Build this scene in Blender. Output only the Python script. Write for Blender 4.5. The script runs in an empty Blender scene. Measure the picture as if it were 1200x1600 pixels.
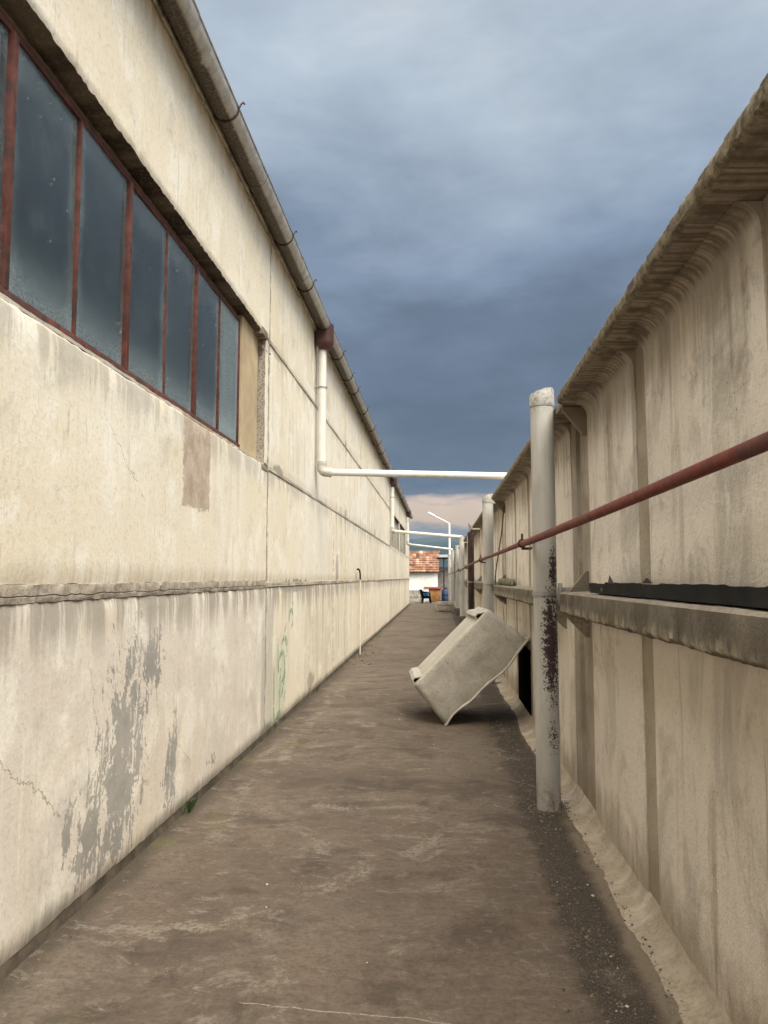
import bpy, bmesh, math, random
from mathutils import Vector, Matrix, noise
random.seed(7)
S = bpy.context.scene
COL = S.collection
PI = math.pi

# ------------------------------------------------------------------ node helper
def lin(c):
    return tuple((v/12.92 if v <= .04045 else ((v+.055)/1.055)**2.4) for v in [q/255 for q in c])

class NT:
    def __init__(s, tree):
        s.t = tree; s.n = tree.nodes; s.l = tree.links
    def put(s, sock, v):
        if isinstance(v, bpy.types.NodeSocket): s.l.new(v, sock)
        elif v is not None:
            if sock.type == 'RGBA' and len(v) == 3: v = (*v, 1)
            sock.default_value = v
    def m(s, op, a, b=None, clamp=False):
        n = s.n.new('ShaderNodeMath'); n.operation = op; n.use_clamp = clamp
        s.put(n.inputs[0], a)
        if b is not None: s.put(n.inputs[1], b)
        return n.outputs[0]
    def mul(s, *a):
        r = a[0]
        for b in a[1:]: r = s.m('MULTIPLY', r, b)
        return r
    def add(s, *a):
        r = a[0]
        for b in a[1:]: r = s.m('ADD', r, b)
        return r
    def sub(s, a, b): return s.m('SUBTRACT', a, b)
    def mx(s, a, b): return s.m('MAXIMUM', a, b)
    def inv(s, a): return s.m('SUBTRACT', 1.0, a)
    def ss(s, x, a, b):
        n = s.n.new('ShaderNodeMapRange'); n.interpolation_type = 'SMOOTHSTEP'
        s.put(n.inputs[0], x); sgn = a <= b
        n.inputs[1].default_value = min(a, b); n.inputs[2].default_value = max(a, b)
        n.inputs[3].default_value = 0 if sgn else 1; n.inputs[4].default_value = 1 if sgn else 0
        return n.outputs[0]
    def band(s, x, c, w, soft):            # 1 inside |x-c|<w
        return s.ss(s.m('ABSOLUTE', s.sub(x, c)), w+soft, w)
    def vec(s, x, y, z=0.0):
        n = s.n.new('ShaderNodeCombineXYZ')
        for i, v in enumerate((x, y, z)): s.put(n.inputs[i], v)
        return n.outputs[0]
    def sep(s, v):
        n = s.n.new('ShaderNodeSeparateXYZ'); s.put(n.inputs[0], v); return n.outputs
    def noise(s, v, scale=1, detail=4, rough=.55, dist=0):
        n = s.n.new('ShaderNodeTexNoise'); s.put(n.inputs['Vector'], v)
        n.inputs['Scale'].default_value = scale; n.inputs['Detail'].default_value = min(detail, 6)
        n.inputs['Roughness'].default_value = rough; n.inputs['Distortion'].default_value = dist
        return n.outputs[0]
    def vor(s, v, scale=1, feature='F1', out=0, rand=1):
        n = s.n.new('ShaderNodeTexVoronoi'); n.feature = feature; s.put(n.inputs['Vector'], v)
        n.inputs['Scale'].default_value = scale; n.inputs['Randomness'].default_value = rand
        return n.outputs[out]
    def white(s, v):
        n = s.n.new('ShaderNodeTexWhiteNoise'); n.noise_dimensions = '3D'; s.put(n.inputs[0], v); return n.outputs[0]
    def mix(s, f, a, b, mode='MIX'):
        n = s.n.new('ShaderNodeMix'); n.data_type = 'RGBA'; n.blend_type = mode
        s.put(n.inputs[0], f); s.put(n.inputs[6], a); s.put(n.inputs[7], b); return n.outputs[2]
    def ramp(s, f, stops):
        n = s.n.new('ShaderNodeValToRGB'); s.put(n.inputs[0], f); e = n.color_ramp.elements
        while len(e) < len(stops): e.new(.5)
        for el, (p, c) in zip(e, stops): el.position = p; el.color = (*c, 1)
        return n.outputs[0]
    def geo(s, name='Position'):
        n = s.n.new('ShaderNodeNewGeometry'); return n.outputs[name]
    def obj(s):
        return s.n.new('ShaderNodeTexCoord').outputs['Object']
    def rnd(s):
        return s.n.new('ShaderNodeObjectInfo').outputs['Random']
    def bump(s, h, strength=.5, dist=.01, normal=None):
        n = s.n.new('ShaderNodeBump'); n.inputs['Strength'].default_value = strength
        n.inputs['Distance'].default_value = dist; s.put(n.inputs['Height'], h)
        if normal: s.put(n.inputs['Normal'], normal)
        return n.outputs[0]
    def line(s, u, v, p, q, w, wob=None):   # crack from p to q
        dx, dy = q[0]-p[0], q[1]-p[1]; L = math.hypot(dx, dy); dx /= L; dy /= L
        du = s.sub(u, p[0]); dv = s.sub(v, p[1])
        t = s.add(s.mul(du, dx), s.mul(dv, dy))
        d = s.add(s.mul(du, -dy), s.mul(dv, dx))
        if wob is not None: d = s.add(d, wob)
        return s.mul(s.band(d, 0.0, w*.4, w), s.ss(t, -.03, .02), s.ss(t, L+.03, L-.02))
    def blob(s, u, v, c, r, rot=0):         # 1 at the centre .. 0 at the ellipse and beyond
        du = s.sub(u, c[0]); dv = s.sub(v, c[1]); ca, sa = math.cos(rot), math.sin(rot)
        a = s.mul(s.add(s.mul(du, ca), s.mul(dv, sa)), 1/r[0])
        b = s.mul(s.add(s.mul(du, -sa), s.mul(dv, ca)), 1/r[1])
        d = s.m('SQRT', s.add(s.mul(a, a), s.mul(b, b)))
        return s.m('SUBTRACT', 1.0, d)

def new_mat(name):
    m = bpy.data.materials.new(name); m.use_nodes = True
    nt = NT(m.node_tree); b = m.node_tree.nodes['Principled BSDF']
    b.inputs['Roughness'].default_value = .9
    b.inputs['Specular IOR Level'].default_value = .25
    return m, nt, b

def simple(name, col, rough=.7, var=.15, scale=8, metal=0, bump=.15, grime=None, ga=.5, spec=.3):
    m, n, b = new_mat(name)
    p = n.obj()
    a = n.noise(p, scale, 6, .6)
    c = n.mix(n.ss(a, .3, .7), tuple(v*(1-var) for v in col), tuple(min(1, v*(1+var)) for v in col))
    if grime:
        g = n.noise(p, scale*.35, 8, .65, .4)
        c = n.mix(n.mul(n.ss(g, .48, .66), ga), c, grime)
    n.put(b.inputs['Base Color'], c); b.inputs['Roughness'].default_value = rough
    b.inputs['Metallic'].default_value = metal; b.inputs['Specular IOR Level'].default_value = spec
    n.put(b.inputs['Normal'], n.bump(n.noise(p, scale*6, 5, .6), bump, .004))
    return m

M = {}
# ------------------------------------------------------------------ painted plaster of the warehouse
def plaster():
    m, n, b = new_mat('painted plaster')
    P = n.geo(); x, y, z = n.sep(P); N = n.sep(n.geo('True Normal'))
    uv = n.vec(y, z)
    big = n.noise(uv, .55, 4, .55)
    med = n.noise(uv, 2.4, 7, .62, .3)
    fine = n.noise(P, 38, 5, .65)
    grit = n.noise(P, 150, 3, .6)
    vs = n.noise(n.vec(n.mul(y, 7.0), n.mul(z, .55)), 1, 7, .62, .35)
    vs2 = n.noise(n.vec(n.mul(y, 22.0), n.mul(z, .9), 3.1), 1, 5, .6, .2)
    c = n.mix(n.ss(big, .34, .66), (.765, .675, .505), (.80, .73, .595))
    # panel to panel tint
    pid = n.white(n.vec(n.m('FLOOR', n.mul(n.sub(y, 1.17), 1/6.51)), n.m('FLOOR', n.mul(z, .74)), 1.0))
    c = n.mix(n.mul(n.ss(pid, .2, 1.), .35), c, (.80, .735, .60))
    pid2 = n.white(n.vec(n.m('FLOOR', n.mul(n.sub(y, 1.17), 1/2.17)), n.m('FLOOR', n.mul(n.add(z, -.18), 1/1.34)), 7.0))
    far = n.ss(y, 7.6, 7.8)
    c = n.mix(n.mul(far, n.ss(pid2, .55, 1.0), .5), c, (.62, .545, .42))
    c = n.mix(n.mul(far, n.ss(pid2, .40, .0), .5), c, (.82, .77, .67))
    c = n.mix(n.mul(far, n.ss(vs, .50, .64), n.ss(pid2, .25, .7), .5), c, (.44, .375, .28))
    low = n.mul(n.ss(z, 1.56, 1.48), n.ss(y, 7.9, 7.5))
    c = n.mix(n.mul(low, .85), c, n.mix(n.ss(med, .35, .65), (.675, .605, .52), (.745, .69, .61)))
    # chalky lighter patches, yellowish and tan stains
    c = n.mix(n.mul(n.ss(med, .50, .62), .65), c, (.87, .82, .71))
    c = n.mix(n.mul(n.ss(n.noise(n.vec(y, z, 9.), 1.3, 6, .6, .5), .52, .72), .32), c, (.66, .545, .38))
    c = n.mix(n.mul(n.ss(n.noise(n.vec(y, z, 4.), 3.1, 8, .68, .4), .55, .72), .5), c, (.46, .41, .335))
    c = n.mix(n.mul(n.ss(vs, .55, .72), n.ss(big, .40, .60), .42), c, (.56, .47, .34))
    c = n.mix(n.mul(n.ss(vs2, .57, .68), n.ss(med, .45, .62), .5), c, (.46, .39, .29))
    vs3 = n.noise(n.vec(n.mul(y, 60.0), n.mul(z, 5.0), 8.1), 1, 4, .62, .4)
    c = n.mix(n.mul(n.ss(vs3, .58, .70), n.ss(n.noise(n.vec(y, z, 11.), 1.7, 4), .46, .62), .55), c, (.38, .325, .255))
    c = n.mix(n.mul(n.ss(vs3, .40, .30), .4), c, (.87, .83, .75))
    c = n.mix(n.mul(n.ss(vs2, .40, .28), .35), c, (.88, .84, .74))
    # grey veil on the lowest course
    c = n.mix(n.mul(low, n.ss(n.noise(n.vec(y, n.mul(z, .7), 2.), 1.9, 8, .66, .5), .50, .68), .45), c, (.47, .43, .385))
    # water runs below the horizontal joints
    for zz, L, a in ((1.50, .42, .85), (2.70, .30, .55), (4.02, .25, .5)):
        run = n.mul(n.ss(z, zz-L, zz), n.ss(z, zz+.012, zz-.004))
        c = n.mix(n.mul(run, n.ss(n.add(vs, n.mul(run, .12)), .50, .64), a), c, (.30, .265, .215))
    up = n.mul(n.ss(z, 1.74, 1.55), n.ss(z, 1.53, 1.56))
    c = n.mix(n.mul(up, n.ss(vs2, .45, .65), .55), c, (.55, .44, .31))
    # smear at the third bay, just below the joint
    sm = n.add(n.blob(y, z, (9.3, 1.50), (1.9, .10)), n.mul(n.sub(vs2, .5), 1.8), n.mul(n.sub(med, .5), 1.2))
    c = n.mix(n.mul(n.ss(sm, .25, .45), n.ss(y, 7.68, 7.75), .85), c, (.28, .25, .21))
    # wet strips next to the vertical joints
    for k in range(6):
        yj = 7.67+6.52*k
        st = n.mul(n.band(n.add(y, n.mul(n.sub(med, .5), .10)), yj+.14, .13, .05), n.ss(z, 1.52, 1.3), .6 if k == 0 else .25)
        c = n.mix(st, c, (.43, .42, .37) if k == 0 else (.47, .43, .37))
        d2 = n.mul(n.band(n.add(y, n.mul(n.sub(fine, .5), .05)), yj+(.0), .022, .03), n.ss(n.noise(n.vec(y, n.mul(z, 3)), 2, 4), .35, .6))
        c = n.mix(n.mul(d2, .75), c, (.26, .225, .18))
    c = n.mix(n.mul(n.band(n.add(y, n.mul(n.sub(med, .5), .12)), 7.55, .06, .04), n.ss(z, 1.2, .9), .5), c, (.36, .34, .31))
    for yy_, zz_, ry, rz in ((14.2, 4.06, .22, .20), (14.2, 2.74, .2, .25), (8.05, 4.0, .5, .12), (8.1, 2.73, .6, .12), (13.0, 1.62, .25, .5), (20.8, 2.75, .3, .3), (27.2, 2.75, .3, .3), (10.4, .22, .5, .2)):
        q_ = n.add(n.blob(y, z, (yy_, zz_), (ry, rz)), n.mul(n.sub(med, .5), 1.6), n.mul(n.sub(vs2, .5), .8))
        c = n.mix(n.mul(n.ss(q_, .3, .6), .7), c, (.30, .26, .205))
    for yj, z0, z1 in ((12.55, 0, 2.45), (16.9, 0, 5), (18.55, 0, 2.7), (23.0, 0, 5), (25.1, 0, 2.7), (29.6, 0, 2.6), (31.7, 0, 1.5), (36, 0, 2.6)):   # hairline joints of shorter boards
        d2 = n.mul(n.band(n.add(y, n.mul(n.sub(fine, .5), .09)), yj, .014, .02), n.ss(n.noise(n.vec(y, n.mul(z, 5)), 2, 4), .42, .55), n.ss(z, z1, z1-.05))
        c = n.mix(n.mul(d2, .85), c, (.25, .21, .16))
    gh = n.mul(n.ss(n.add(n.blob(y, z, (8.35, .45), (.55, .75), -.35), n.mul(n.sub(med, .5), 1.2)), .1, .6), n.ss(y, 7.7, 7.8), .5)
    c = n.mix(gh, c, (.50, .56, .44))
    # bare cement where the paint has flaked
    wob = n.add(n.mul(n.sub(n.noise(n.vec(y, n.mul(z, .6)), 11, 7, .76, .8), .5), 4.2), n.mul(n.sub(vs2, .5), 1.5), n.mul(n.sub(fine, .5), 1.1))
    flake = None
    for cen, r, rot, off in (((4.17, .60), (.36, .66), -.28, .10), ((4.58, 1.10), (.20, .27), -.2, .02), ((4.95, .42), (.14, .34), -.1, .0),
                             ((3.80, .30), (.26, .30), .3, -.06), ((3.58, .42), (.14, .22), 0, -.2), ((5.9, .2), (.3, .14), 0, -.6)):
        f = n.add(n.blob(y, z, cen, r, rot), wob, off)
        f = n.mul(f, n.ss(n.blob(y, z, cen, (r[0]*1.7, r[1]*1.7), rot), 0, .1))
        f = n.ss(f, .36, .42)
        flake = f if flake is None else n.mx(flake, f)
    c = n.mix(flake, c, n.mix(n.ss(med, .35, .65), (.31, .295, .265), (.42, .395, .35)))
    # tan rectangle of bare render under the window
    br = n.mul(n.band(n.add(y, n.mul(n.sub(fine, .5), .10), n.mul(n.sub(n.noise(uv, 8, 3), .5), .12)), 5.37, .30, .012),
               n.ss(n.add(z, n.mul(n.sub(n.noise(uv, 9, 5, .7), .5), .20)), 2.08, 2.10), n.ss(z, 2.74, 2.70))
    c = n.mix(n.mul(br, .93), c, n.mix(n.ss(n.noise(uv, 7, 6, .7), .35, .65), (.37, .28, .20), (.55, .445, .34)))
    # cracks
    w1 = n.mul(n.sub(n.noise(uv, 5, 6, .7), .5), .22)
    cr = None
    for p, q, w in (((2.85, .98), (3.5, .52), .004), ((3.72, 1.18), (3.92, .70), .003), ((3.95, 1.12), (4.75, .95), .002), ((4.9, .62), (5.35, .33), .002), ((4.2, 1.42), (4.45, 1.05), .002),
                    ((5.6, 5.05), (6.9, 4.2), .002), ((6.3, 4.9), (6.45, 4.1), .002), ((8.0, 3.8), (10.2, 3.1), .002), ((3.9, 2.4), (4.4, 2.05), .003)):
        k = n.line(y, z, p, q, w, w1); cr = k if cr is None else n.mx(cr, k)
    c = n.mix(n.mul(cr, .7), c, (.22, .18, .135))
    sp = n.ss(n.vor(n.vec(n.mul(y, 1.6), z, 0), 6.5), .035, .018)
    c = n.mix(n.mul(sp, n.ss(med, .45, .5), .8), c, (.20, .16, .12))
    dots = n.mul(n.ss(n.vor(n.vec(n.mul(y, 2.2), n.mul(z, .8), 5), 15), .10, .05), n.ss(n.noise(uv, 1.2, 3), .52, .62))
    c = n.mix(n.mul(dots, .55), c, (.30, .25, .19))
    # splash zone at the foot
    ft = n.add(n.ss(z, .26, .05), n.mul(n.sub(vs2, .5), .9), n.mul(n.sub(med, .5), .9))
    c = n.mix(n.mul(n.ss(ft, .45, 1.15), .8), c, (.20, .17, .125))
    c = n.mix(n.mul(n.ss(ft, .7, 1.1), n.ss(n.noise(uv, 1.1, 3), .5, .66), .5), c, (.14, .16, .07))
    # under the eaves
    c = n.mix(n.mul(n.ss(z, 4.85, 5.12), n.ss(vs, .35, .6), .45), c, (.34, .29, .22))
    # broken concrete in the reveals, dark brown on faces turned down
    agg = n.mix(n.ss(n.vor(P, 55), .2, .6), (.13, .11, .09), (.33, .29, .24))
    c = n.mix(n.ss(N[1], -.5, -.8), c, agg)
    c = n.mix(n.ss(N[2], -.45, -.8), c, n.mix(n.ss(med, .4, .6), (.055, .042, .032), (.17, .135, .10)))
    c = n.mix(n.mul(n.ss(fine, .5, .70), .32), c, (.40, .35, .27))
    c = n.mix(n.mul(n.ss(grit, .54, .74), .26), c, (.30, .26, .2))
    n.put(b.inputs['Base Color'], c)
    h = n.add(n.mul(fine, .5), n.mul(grit, .2), n.mul(n.noise(n.vec(n.mul(y, 5), n.mul(z, 2.2)), 1, 4, .6), 1.1))
    n.put(b.inputs['Normal'], n.bump(h, .36, .012))
    return m
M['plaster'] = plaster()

# ------------------------------------------------------------------ raw concrete of the right hand wall
def concrete(name, kind='panel'):
    m, n, b = new_mat(name)
    P = n.geo(); x, y, z = n.sep(P); N = n.sep(n.geo('Normal'))
    uv = n.vec(y, z)
    big = n.noise(n.vec(y, n.mul(z, .6)), .9, 4, .55)
    med = n.noise(n.vec(y, n.mul(z, .7), 3), 3.0, 8, .64, .4)
    fine = n.noise(P, 45, 5, .65); grit = n.noise(P, 160, 3, .6)
    # streaks along the fall line; on the soffit they run across it, so depth x joins z
    s = n.add(z, n.mul(x, 1.0))
    vs = n.noise(n.vec(n.mul(y, 9.0), n.mul(s, .45)), 1, 8, .66, .5)
    vs2 = n.noise(n.vec(n.mul(y, 30.0), n.mul(s, .8), 7), 1, 5, .6, .5)
    vb = n.noise(n.vec(n.mul(y, 3.2), n.mul(s, .35), 2), 1, 5, .55, .3)
    if kind == 'strip':
        c = n.mix(n.ss(med, .35, .65), (.30, .25, .185), (.42, .365, .285))
    else:
        c = n.mix(n.ss(big, .35, .65), (.68, .605, .515), (.755, .70, .625))
        hi = n.ss(z, 1.5, 1.7)
        c = n.mix(n.mul(hi, n.ss(vb, .44, .62), .55), c, (.68, .63, .54))
        bl = n.noise(n.vec(y, n.mul(z, .55), 5.), 1.7, 6, .68, .8)
        c = n.mix(n.mul(n.ss(bl, .48, .62), .72), c, (.44, .40, .34))
        c = n.mix(n.mul(n.ss(n.noise(n.vec(y, n.mul(z, .8), 8.), 3.6, 6, .7, .5), .54, .66), .5), c, (.37, .32, .255))
        c = n.mix(n.mul(hi, n.ss(n.noise(n.vec(n.mul(y, 1.6), n.mul(z, .5), 12.), 2.2, 6, .7, .9), .54, .66), .75), c, (.74, .70, .62))
        c = n.mix(n.mul(n.inv(hi), n.ss(big, .42, .6), .4), c, (.675, .59, .46))
    c = n.mix(n.mul(n.ss(vs, .53, .68), n.ss(n.noise(n.vec(y, n.mul(z, .7), 21.), 1.4, 4), .42, .58), .55), c, (.31, .25, .18))
    c = n.mix(n.mul(n.ss(vs, .42, .32), .3), c, (.72, .66, .55))
    c = n.mix(n.mul(n.ss(vs2, .56, .72), n.ss(vb, .48, .60), .6), c, (.17, .135, .095))
    c = n.mix(n.mul(n.ss(n.noise(uv, 4.5, 9, .72, .3), .55, .68), n.ss(z, 1.9, 2.5), .55), c, (.22, .185, .145))
    # pitting
    c = n.mix(n.mul(n.ss(n.vor(n.vec(n.mul(y, 1.4), n.mul(z, .8), 1), 13), .075, .04), n.ss(big, .42, .55)), c, (.11, .085, .06))
    # dark head of the wall, soffit, lime runs
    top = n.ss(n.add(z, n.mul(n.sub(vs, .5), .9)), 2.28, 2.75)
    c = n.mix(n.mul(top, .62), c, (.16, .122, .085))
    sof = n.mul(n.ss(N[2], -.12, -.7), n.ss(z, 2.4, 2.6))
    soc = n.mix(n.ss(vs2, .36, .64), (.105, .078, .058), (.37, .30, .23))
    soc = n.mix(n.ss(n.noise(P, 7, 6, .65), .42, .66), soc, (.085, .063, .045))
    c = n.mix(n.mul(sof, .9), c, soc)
    # foot of the wall
    ft = n.add(n.ss(z, .62, .05), n.mul(n.sub(med, .5), 1.5), n.mul(n.sub(vs, .5), .8))
    c = n.mix(n.mul(n.ss(ft, .35, 1.0), .6), c, (.24, .185, .12))
    dust = n.mul(n.ss(N[2], .12, .6), n.ss(z, .3, .15), n.ss(n.noise(P, 5, 6, .7), .36, .60))
    c = n.mix(n.mul(dust, .8), c, n.mix(n.ss(fine, .3, .7), (.20, .16, .112), (.36, .30, .225)))
    if kind == 'panel':      # crumbling outer edge of the capping
        ed = n.mul(n.ss(x, .835, .81), n.ss(z, 2.7, 2.74))
        c = n.mix(ed, c, n.mix(n.ss(n.noise(P, 24, 6, .7), .36, .64), (.085, .070, .048), (.26, .215, .148)))
    if kind == 'ledge':
        c = n.mix(n.ss(med, .34, .66), (.105, .09, .07), (.20, .175, .14))
        c = n.mix(n.mul(n.ss(vs2, .55, .7), .5), c, (.09, .075, .055))
        c = n.mix(n.mul(n.ss(n.noise(uv, 6, 6, .7, .8), .58, .68), .5), c, (.34, .31, .26))
        lime = n.mul(n.ss(n.add(z, n.mul(n.sub(n.noise(n.vec(n.mul(y, 16), n.mul(z, 6)), 1, 5, .65), .5), .16)), 1.428, 1.375), n.ss(n.noise(n.vec(n.mul(y, 5), z), 2, 5), .34, .6))
        c = n.mix(n.mul(lime, .8), c, n.mix(n.ss(fine, .35, .65), (.34, .285, .20), (.58, .54, .45)))
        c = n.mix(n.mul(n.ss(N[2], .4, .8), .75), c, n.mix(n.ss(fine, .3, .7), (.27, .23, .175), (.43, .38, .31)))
        c = n.mix(n.mul(n.ss(n.noise(uv, 2.2, 5), .56, .66), n.ss(z, 1.46, 1.40), .55), c, (.12, .115, .04))
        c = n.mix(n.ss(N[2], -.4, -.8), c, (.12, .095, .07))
    c = n.mix(n.mul(n.ss(fine, .52, .76), .3), c, (.2, .165, .12))
    c = n.mix(n.mul(n.ss(grit, .56, .8), .25), c, (.16, .13, .1))
    n.put(b.inputs['Base Color'], c)
    h = n.add(n.mul(fine, .7), n.mul(grit, .3), n.mul(n.noise(n.vec(y, n.mul(z, .8), x), 6, 4, .6), .9))
    n.put(b.inputs['Normal'], n.bump(h, .6, .014))
    return m
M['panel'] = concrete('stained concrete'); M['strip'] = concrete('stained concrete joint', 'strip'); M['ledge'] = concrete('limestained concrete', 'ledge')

# ------------------------------------------------------------------ alley floor
def floor_mat():
    m, n, b = new_mat('alley concrete')
    P = n.geo(); x, y, z = n.sep(P); uv = n.vec(x, y)
    big = n.noise(uv, .55, 5, .6, .3); med = n.noise(uv, 2.2, 8, .66, .4)
    ts = n.noise(n.vec(n.mul(x, 1.9), n.mul(y, 3.4)), 1, 8, .68, .6)        # trowel drag across the alley
    ts2 = n.noise(n.vec(n.mul(x, 3.2), n.mul(y, 26.0), 4), 1, 5, .6, .3)
    fine = n.noise(P, 40, 6, .68); grit = n.noise(P, 130, 4, .65)
    c = n.mix(n.ss(big, .34, .66), (.098, .073, .054), (.144, .111, .083))
    c = n.mix(n.mul(n.ss(ts, .46, .66), .40), c, (.068, .051, .038))
    c = n.mix(n.mul(n.ss(n.noise(uv, 1.1, 7, .65, .6), .50, .68), .6), c, (.165, .134, .104))
    c = n.mix(n.mul(n.ss(ts2, .56, .74), .4), c, (.155, .128, .102))
    c = n.mix(n.mul(n.ss(med, .52, .64), .6), c, (.050, .038, .029))
    # chalky scuffs
    sc = n.mul(n.ss(n.noise(n.vec(n.mul(x, 1.6), n.mul(y, 2.2), 6), 2.1, 10, .74, .9), .56, .68), n.ss(fine, .42, .62))
    c = n.mix(n.mul(sc, .95), c, (.30, .26, .21))
    sc2 = n.mul(n.ss(n.noise(n.vec(x, y, 2.5), 5.0, 9, .76, .4), .58, .68), n.ss(grit, .46, .6), n.ss(big, .44, .58))
    c = n.mix(n.mul(sc2, .8), c, (.25, .215, .175))
    m3 = n.noise(n.vec(n.mul(x, 1.0), n.mul(y, 1.6), 9), 11, 6, .72, .5)
    c = n.mix(n.mul(n.ss(m3, .52, .66), .5), c, (.060, .046, .035))
    c = n.mix(n.mul(n.ss(m3, .46, .36), .5), c, (.185, .152, .121))
    spk = n.ss(n.vor(P, 30), .10, .06); spk = n.mul(spk, n.ss(n.noise(uv, 3.5, 4), .52, .62))
    c = n.mix(n.mul(spk, .35), c, (.30, .26, .21))
    # scrape along the warehouse foot, long scratch near the camera
    wl = n.mul(n.band(n.add(x, n.mul(n.sub(n.noise(n.vec(0., n.mul(y, 1.1), 1.), 1, 4), .5), .5)), -1.43, .025, .06), n.ss(n.noise(uv, 6, 8, .7), .46, .62), n.ss(y, 4.2, 4.8), n.ss(y, 14, 11))
    c = n.mix(n.mul(wl, .6), c, (.25, .21, .165))
    k = n.line(x, y, (-.75, 3.0), (.22, 2.9), .004, n.mul(n.sub(n.noise(uv, 6, 5), .5), .05))
    c = n.mix(n.mul(k, n.ss(fine, .38, .55), .8), c, (.40, .36, .30))
    k2 = n.line(x, y, (-1.2, 6.05), (-.2, 5.9), .005, n.mul(n.sub(n.noise(uv, 5, 5), .5), .08))
    c = n.mix(n.mul(k2, .6), c, (.06, .047, .036))
    wb = n.mul(n.sub(n.noise(uv, 3.0, 6, .65), .5), .30)
    kk = None
    for p_, q_, w_ in (((-1.0, 4.7), (.1, 4.45), .003), ((.1, 4.45), (.5, 4.9), .0025), ((-.5, 7.6), (.5, 7.3), .004), ((-1.5, 9.0), (.6, 8.9), .005), ((-1.6, 13.2), (.8, 13.15), .008), ((-.2, 3.5), (.35, 3.9), .002)):
        k_ = n.line(x, y, p_, q_, w_, wb); kk = k_ if kk is None else n.mx(kk, k_)
    c = n.mix(n.mul(kk, .75), c, (.030, .023, .017))
    # lighter clean slab beside the tub and the paler stretch further on
    pt = n.mul(n.ss(n.m('ABSOLUTE', n.sub(n.add(x, n.mul(n.sub(fine, .5), .06)), .17)), .26, .22), n.band(n.add(y, n.mul(n.sub(fine, .5), .3)), 7.1, .8, .12))
    c = n.mix(n.mul(pt, .45), c, (.150, .120, .092))
    c = n.mix(n.mul(n.ss(n.add(y, n.mul(n.sub(med, .5), 1.2)), 10.4, 11.2), n.ss(n.noise(n.vec(n.mul(x, .5), n.mul(y, 1.6)), 1, 5), .34, .62), .55), c, (.138, .112, .085))
    # loose dark grit by the right hand wall
    wx = n.add(x, n.mul(n.sub(n.noise(uv, 3.5, 8, .7), .5), .40))
    gs = n.mul(n.ss(wx, .50, .60), n.ss(wx, .86, .80), n.ss(y, 2.2, 3.0), n.ss(n.noise(uv, 2.3, 5, .65), .24, .40))
    c = n.mix(n.mul(gs, .85), c, n.mix(n.ss(grit, .35, .7), (.018, .014, .010), (.075, .060, .044)))
    cv = n.ss(n.add(x, n.mul(n.sub(n.noise(uv, 5, 6), .5), .14)), .76, .84)
    c = n.mix(n.mul(cv, n.ss(y, 5.6, 5.0), .85), c, n.mix(n.ss(fine, .3, .7), (.15, .118, .083), (.25, .205, .15)))
    # damp dirt against the warehouse
    dl = n.ss(n.add(x, n.mul(n.sub(med, .5), .35)), -1.60, -1.72)
    c = n.mix(n.mul(dl, .8), c, (.062, .050, .034))
    gr = n.mul(n.ss(n.noise(uv, 1.3, 4), .54, .64), n.ss(x, -1.2, -1.6))
    c = n.mix(n.mul(gr, .5), c, (.13, .125, .05))
    c = n.mix(n.mul(n.ss(fine, .48, .62), .42), c, (.055, .042, .032))
    c = n.mix(n.mul(n.ss(grit, .55, .68), .32), c, (.19, .16, .13))
    c = n.mix(n.mul(n.ss(n.noise(n.vec(x, n.mul(y, 1.2), 14), .9, 6, .62, .8), .52, .62), .5), c, (.060, .046, .035))
    c = n.mix(n.mul(n.ss(n.noise(n.vec(n.mul(x, 1.2), n.mul(y, 1.5), 17), 1.5, 6, .72, 1.0), .56, .64), n.ss(fine, .40, .55), .65), c, (.235, .200, .162))
    n.put(b.inputs['Base Color'], c)
    n.put(b.inputs['Roughness'], n.add(.72, n.mul(med, .3)))
    h = n.add(n.mul(fine, .8), n.mul(grit, .5), n.mul(n.noise(n.vec(n.mul(x, 3), n.mul(y, 9)), 1, 4, .6), 1.0))
    n.put(b.inputs['Normal'], n.bump(h, .7, .012))
    return m
M['floor'] = floor_mat()

def mortar_mat():
    m, n, b = new_mat('cracked mortar')
    P = n.geo(); x, y, z = n.sep(P)
    a = n.noise(P, 14, 8, .68, .4)
    c = n.mix(n.ss(a, .35, .65), (.29, .245, .19), (.46, .40, .32))
    k = n.band(n.add(z, n.mul(n.sub(n.noise(n.vec(n.mul(y, 2.5), 0, 0), 2, 7, .62), .5), .055)), 1.517, .0006, .004)
    c = n.mix(n.mul(k, n.ss(n.noise(P, 3, 3), .36, .5), .8), c, (.085, .068, .05))
    c = n.mix(n.mul(n.ss(n.noise(P, 70, 4), .5, .7), .5), c, (.13, .105, .08))
    far = n.mul(n.ss(y, 7.6, 7.8), n.ss(n.noise(n.vec(y, z, 3), 1.3, 5, .6), .58, .40))
    c = n.mix(n.mul(far, .8), c, (.62, .555, .44))
    n.put(b.inputs['Base Color'], c); n.put(b.inputs['Normal'], n.bump(n.sub(a, n.mul(k, .5)), .6, .015))
    return m
M['mortar'] = mortar_mat()
M['infill'] = simple('ochre infill board', (.53, .41, .25), .85, .12, 3, grime=(.33, .25, .16), ga=.6)
M['infillpale'] = simple('cream painted pipe', (.62, .56, .45), .7, .1, 5)
M['dirt'] = simple('damp plinth', (.115, .093, .068), .95, .45, 7, bump=.6, grime=(.05, .042, .028), ga=.8)
M['room'] = simple('dim interior', (.10, .10, .10), .9, .3, .6)
M['roof'] = simple('grey roof sheet', (.24, .23, .22), .8, .2, 2)
M['soil'] = simple('rough ground', (.12, .10, .07), .95, .35, .4)

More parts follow.
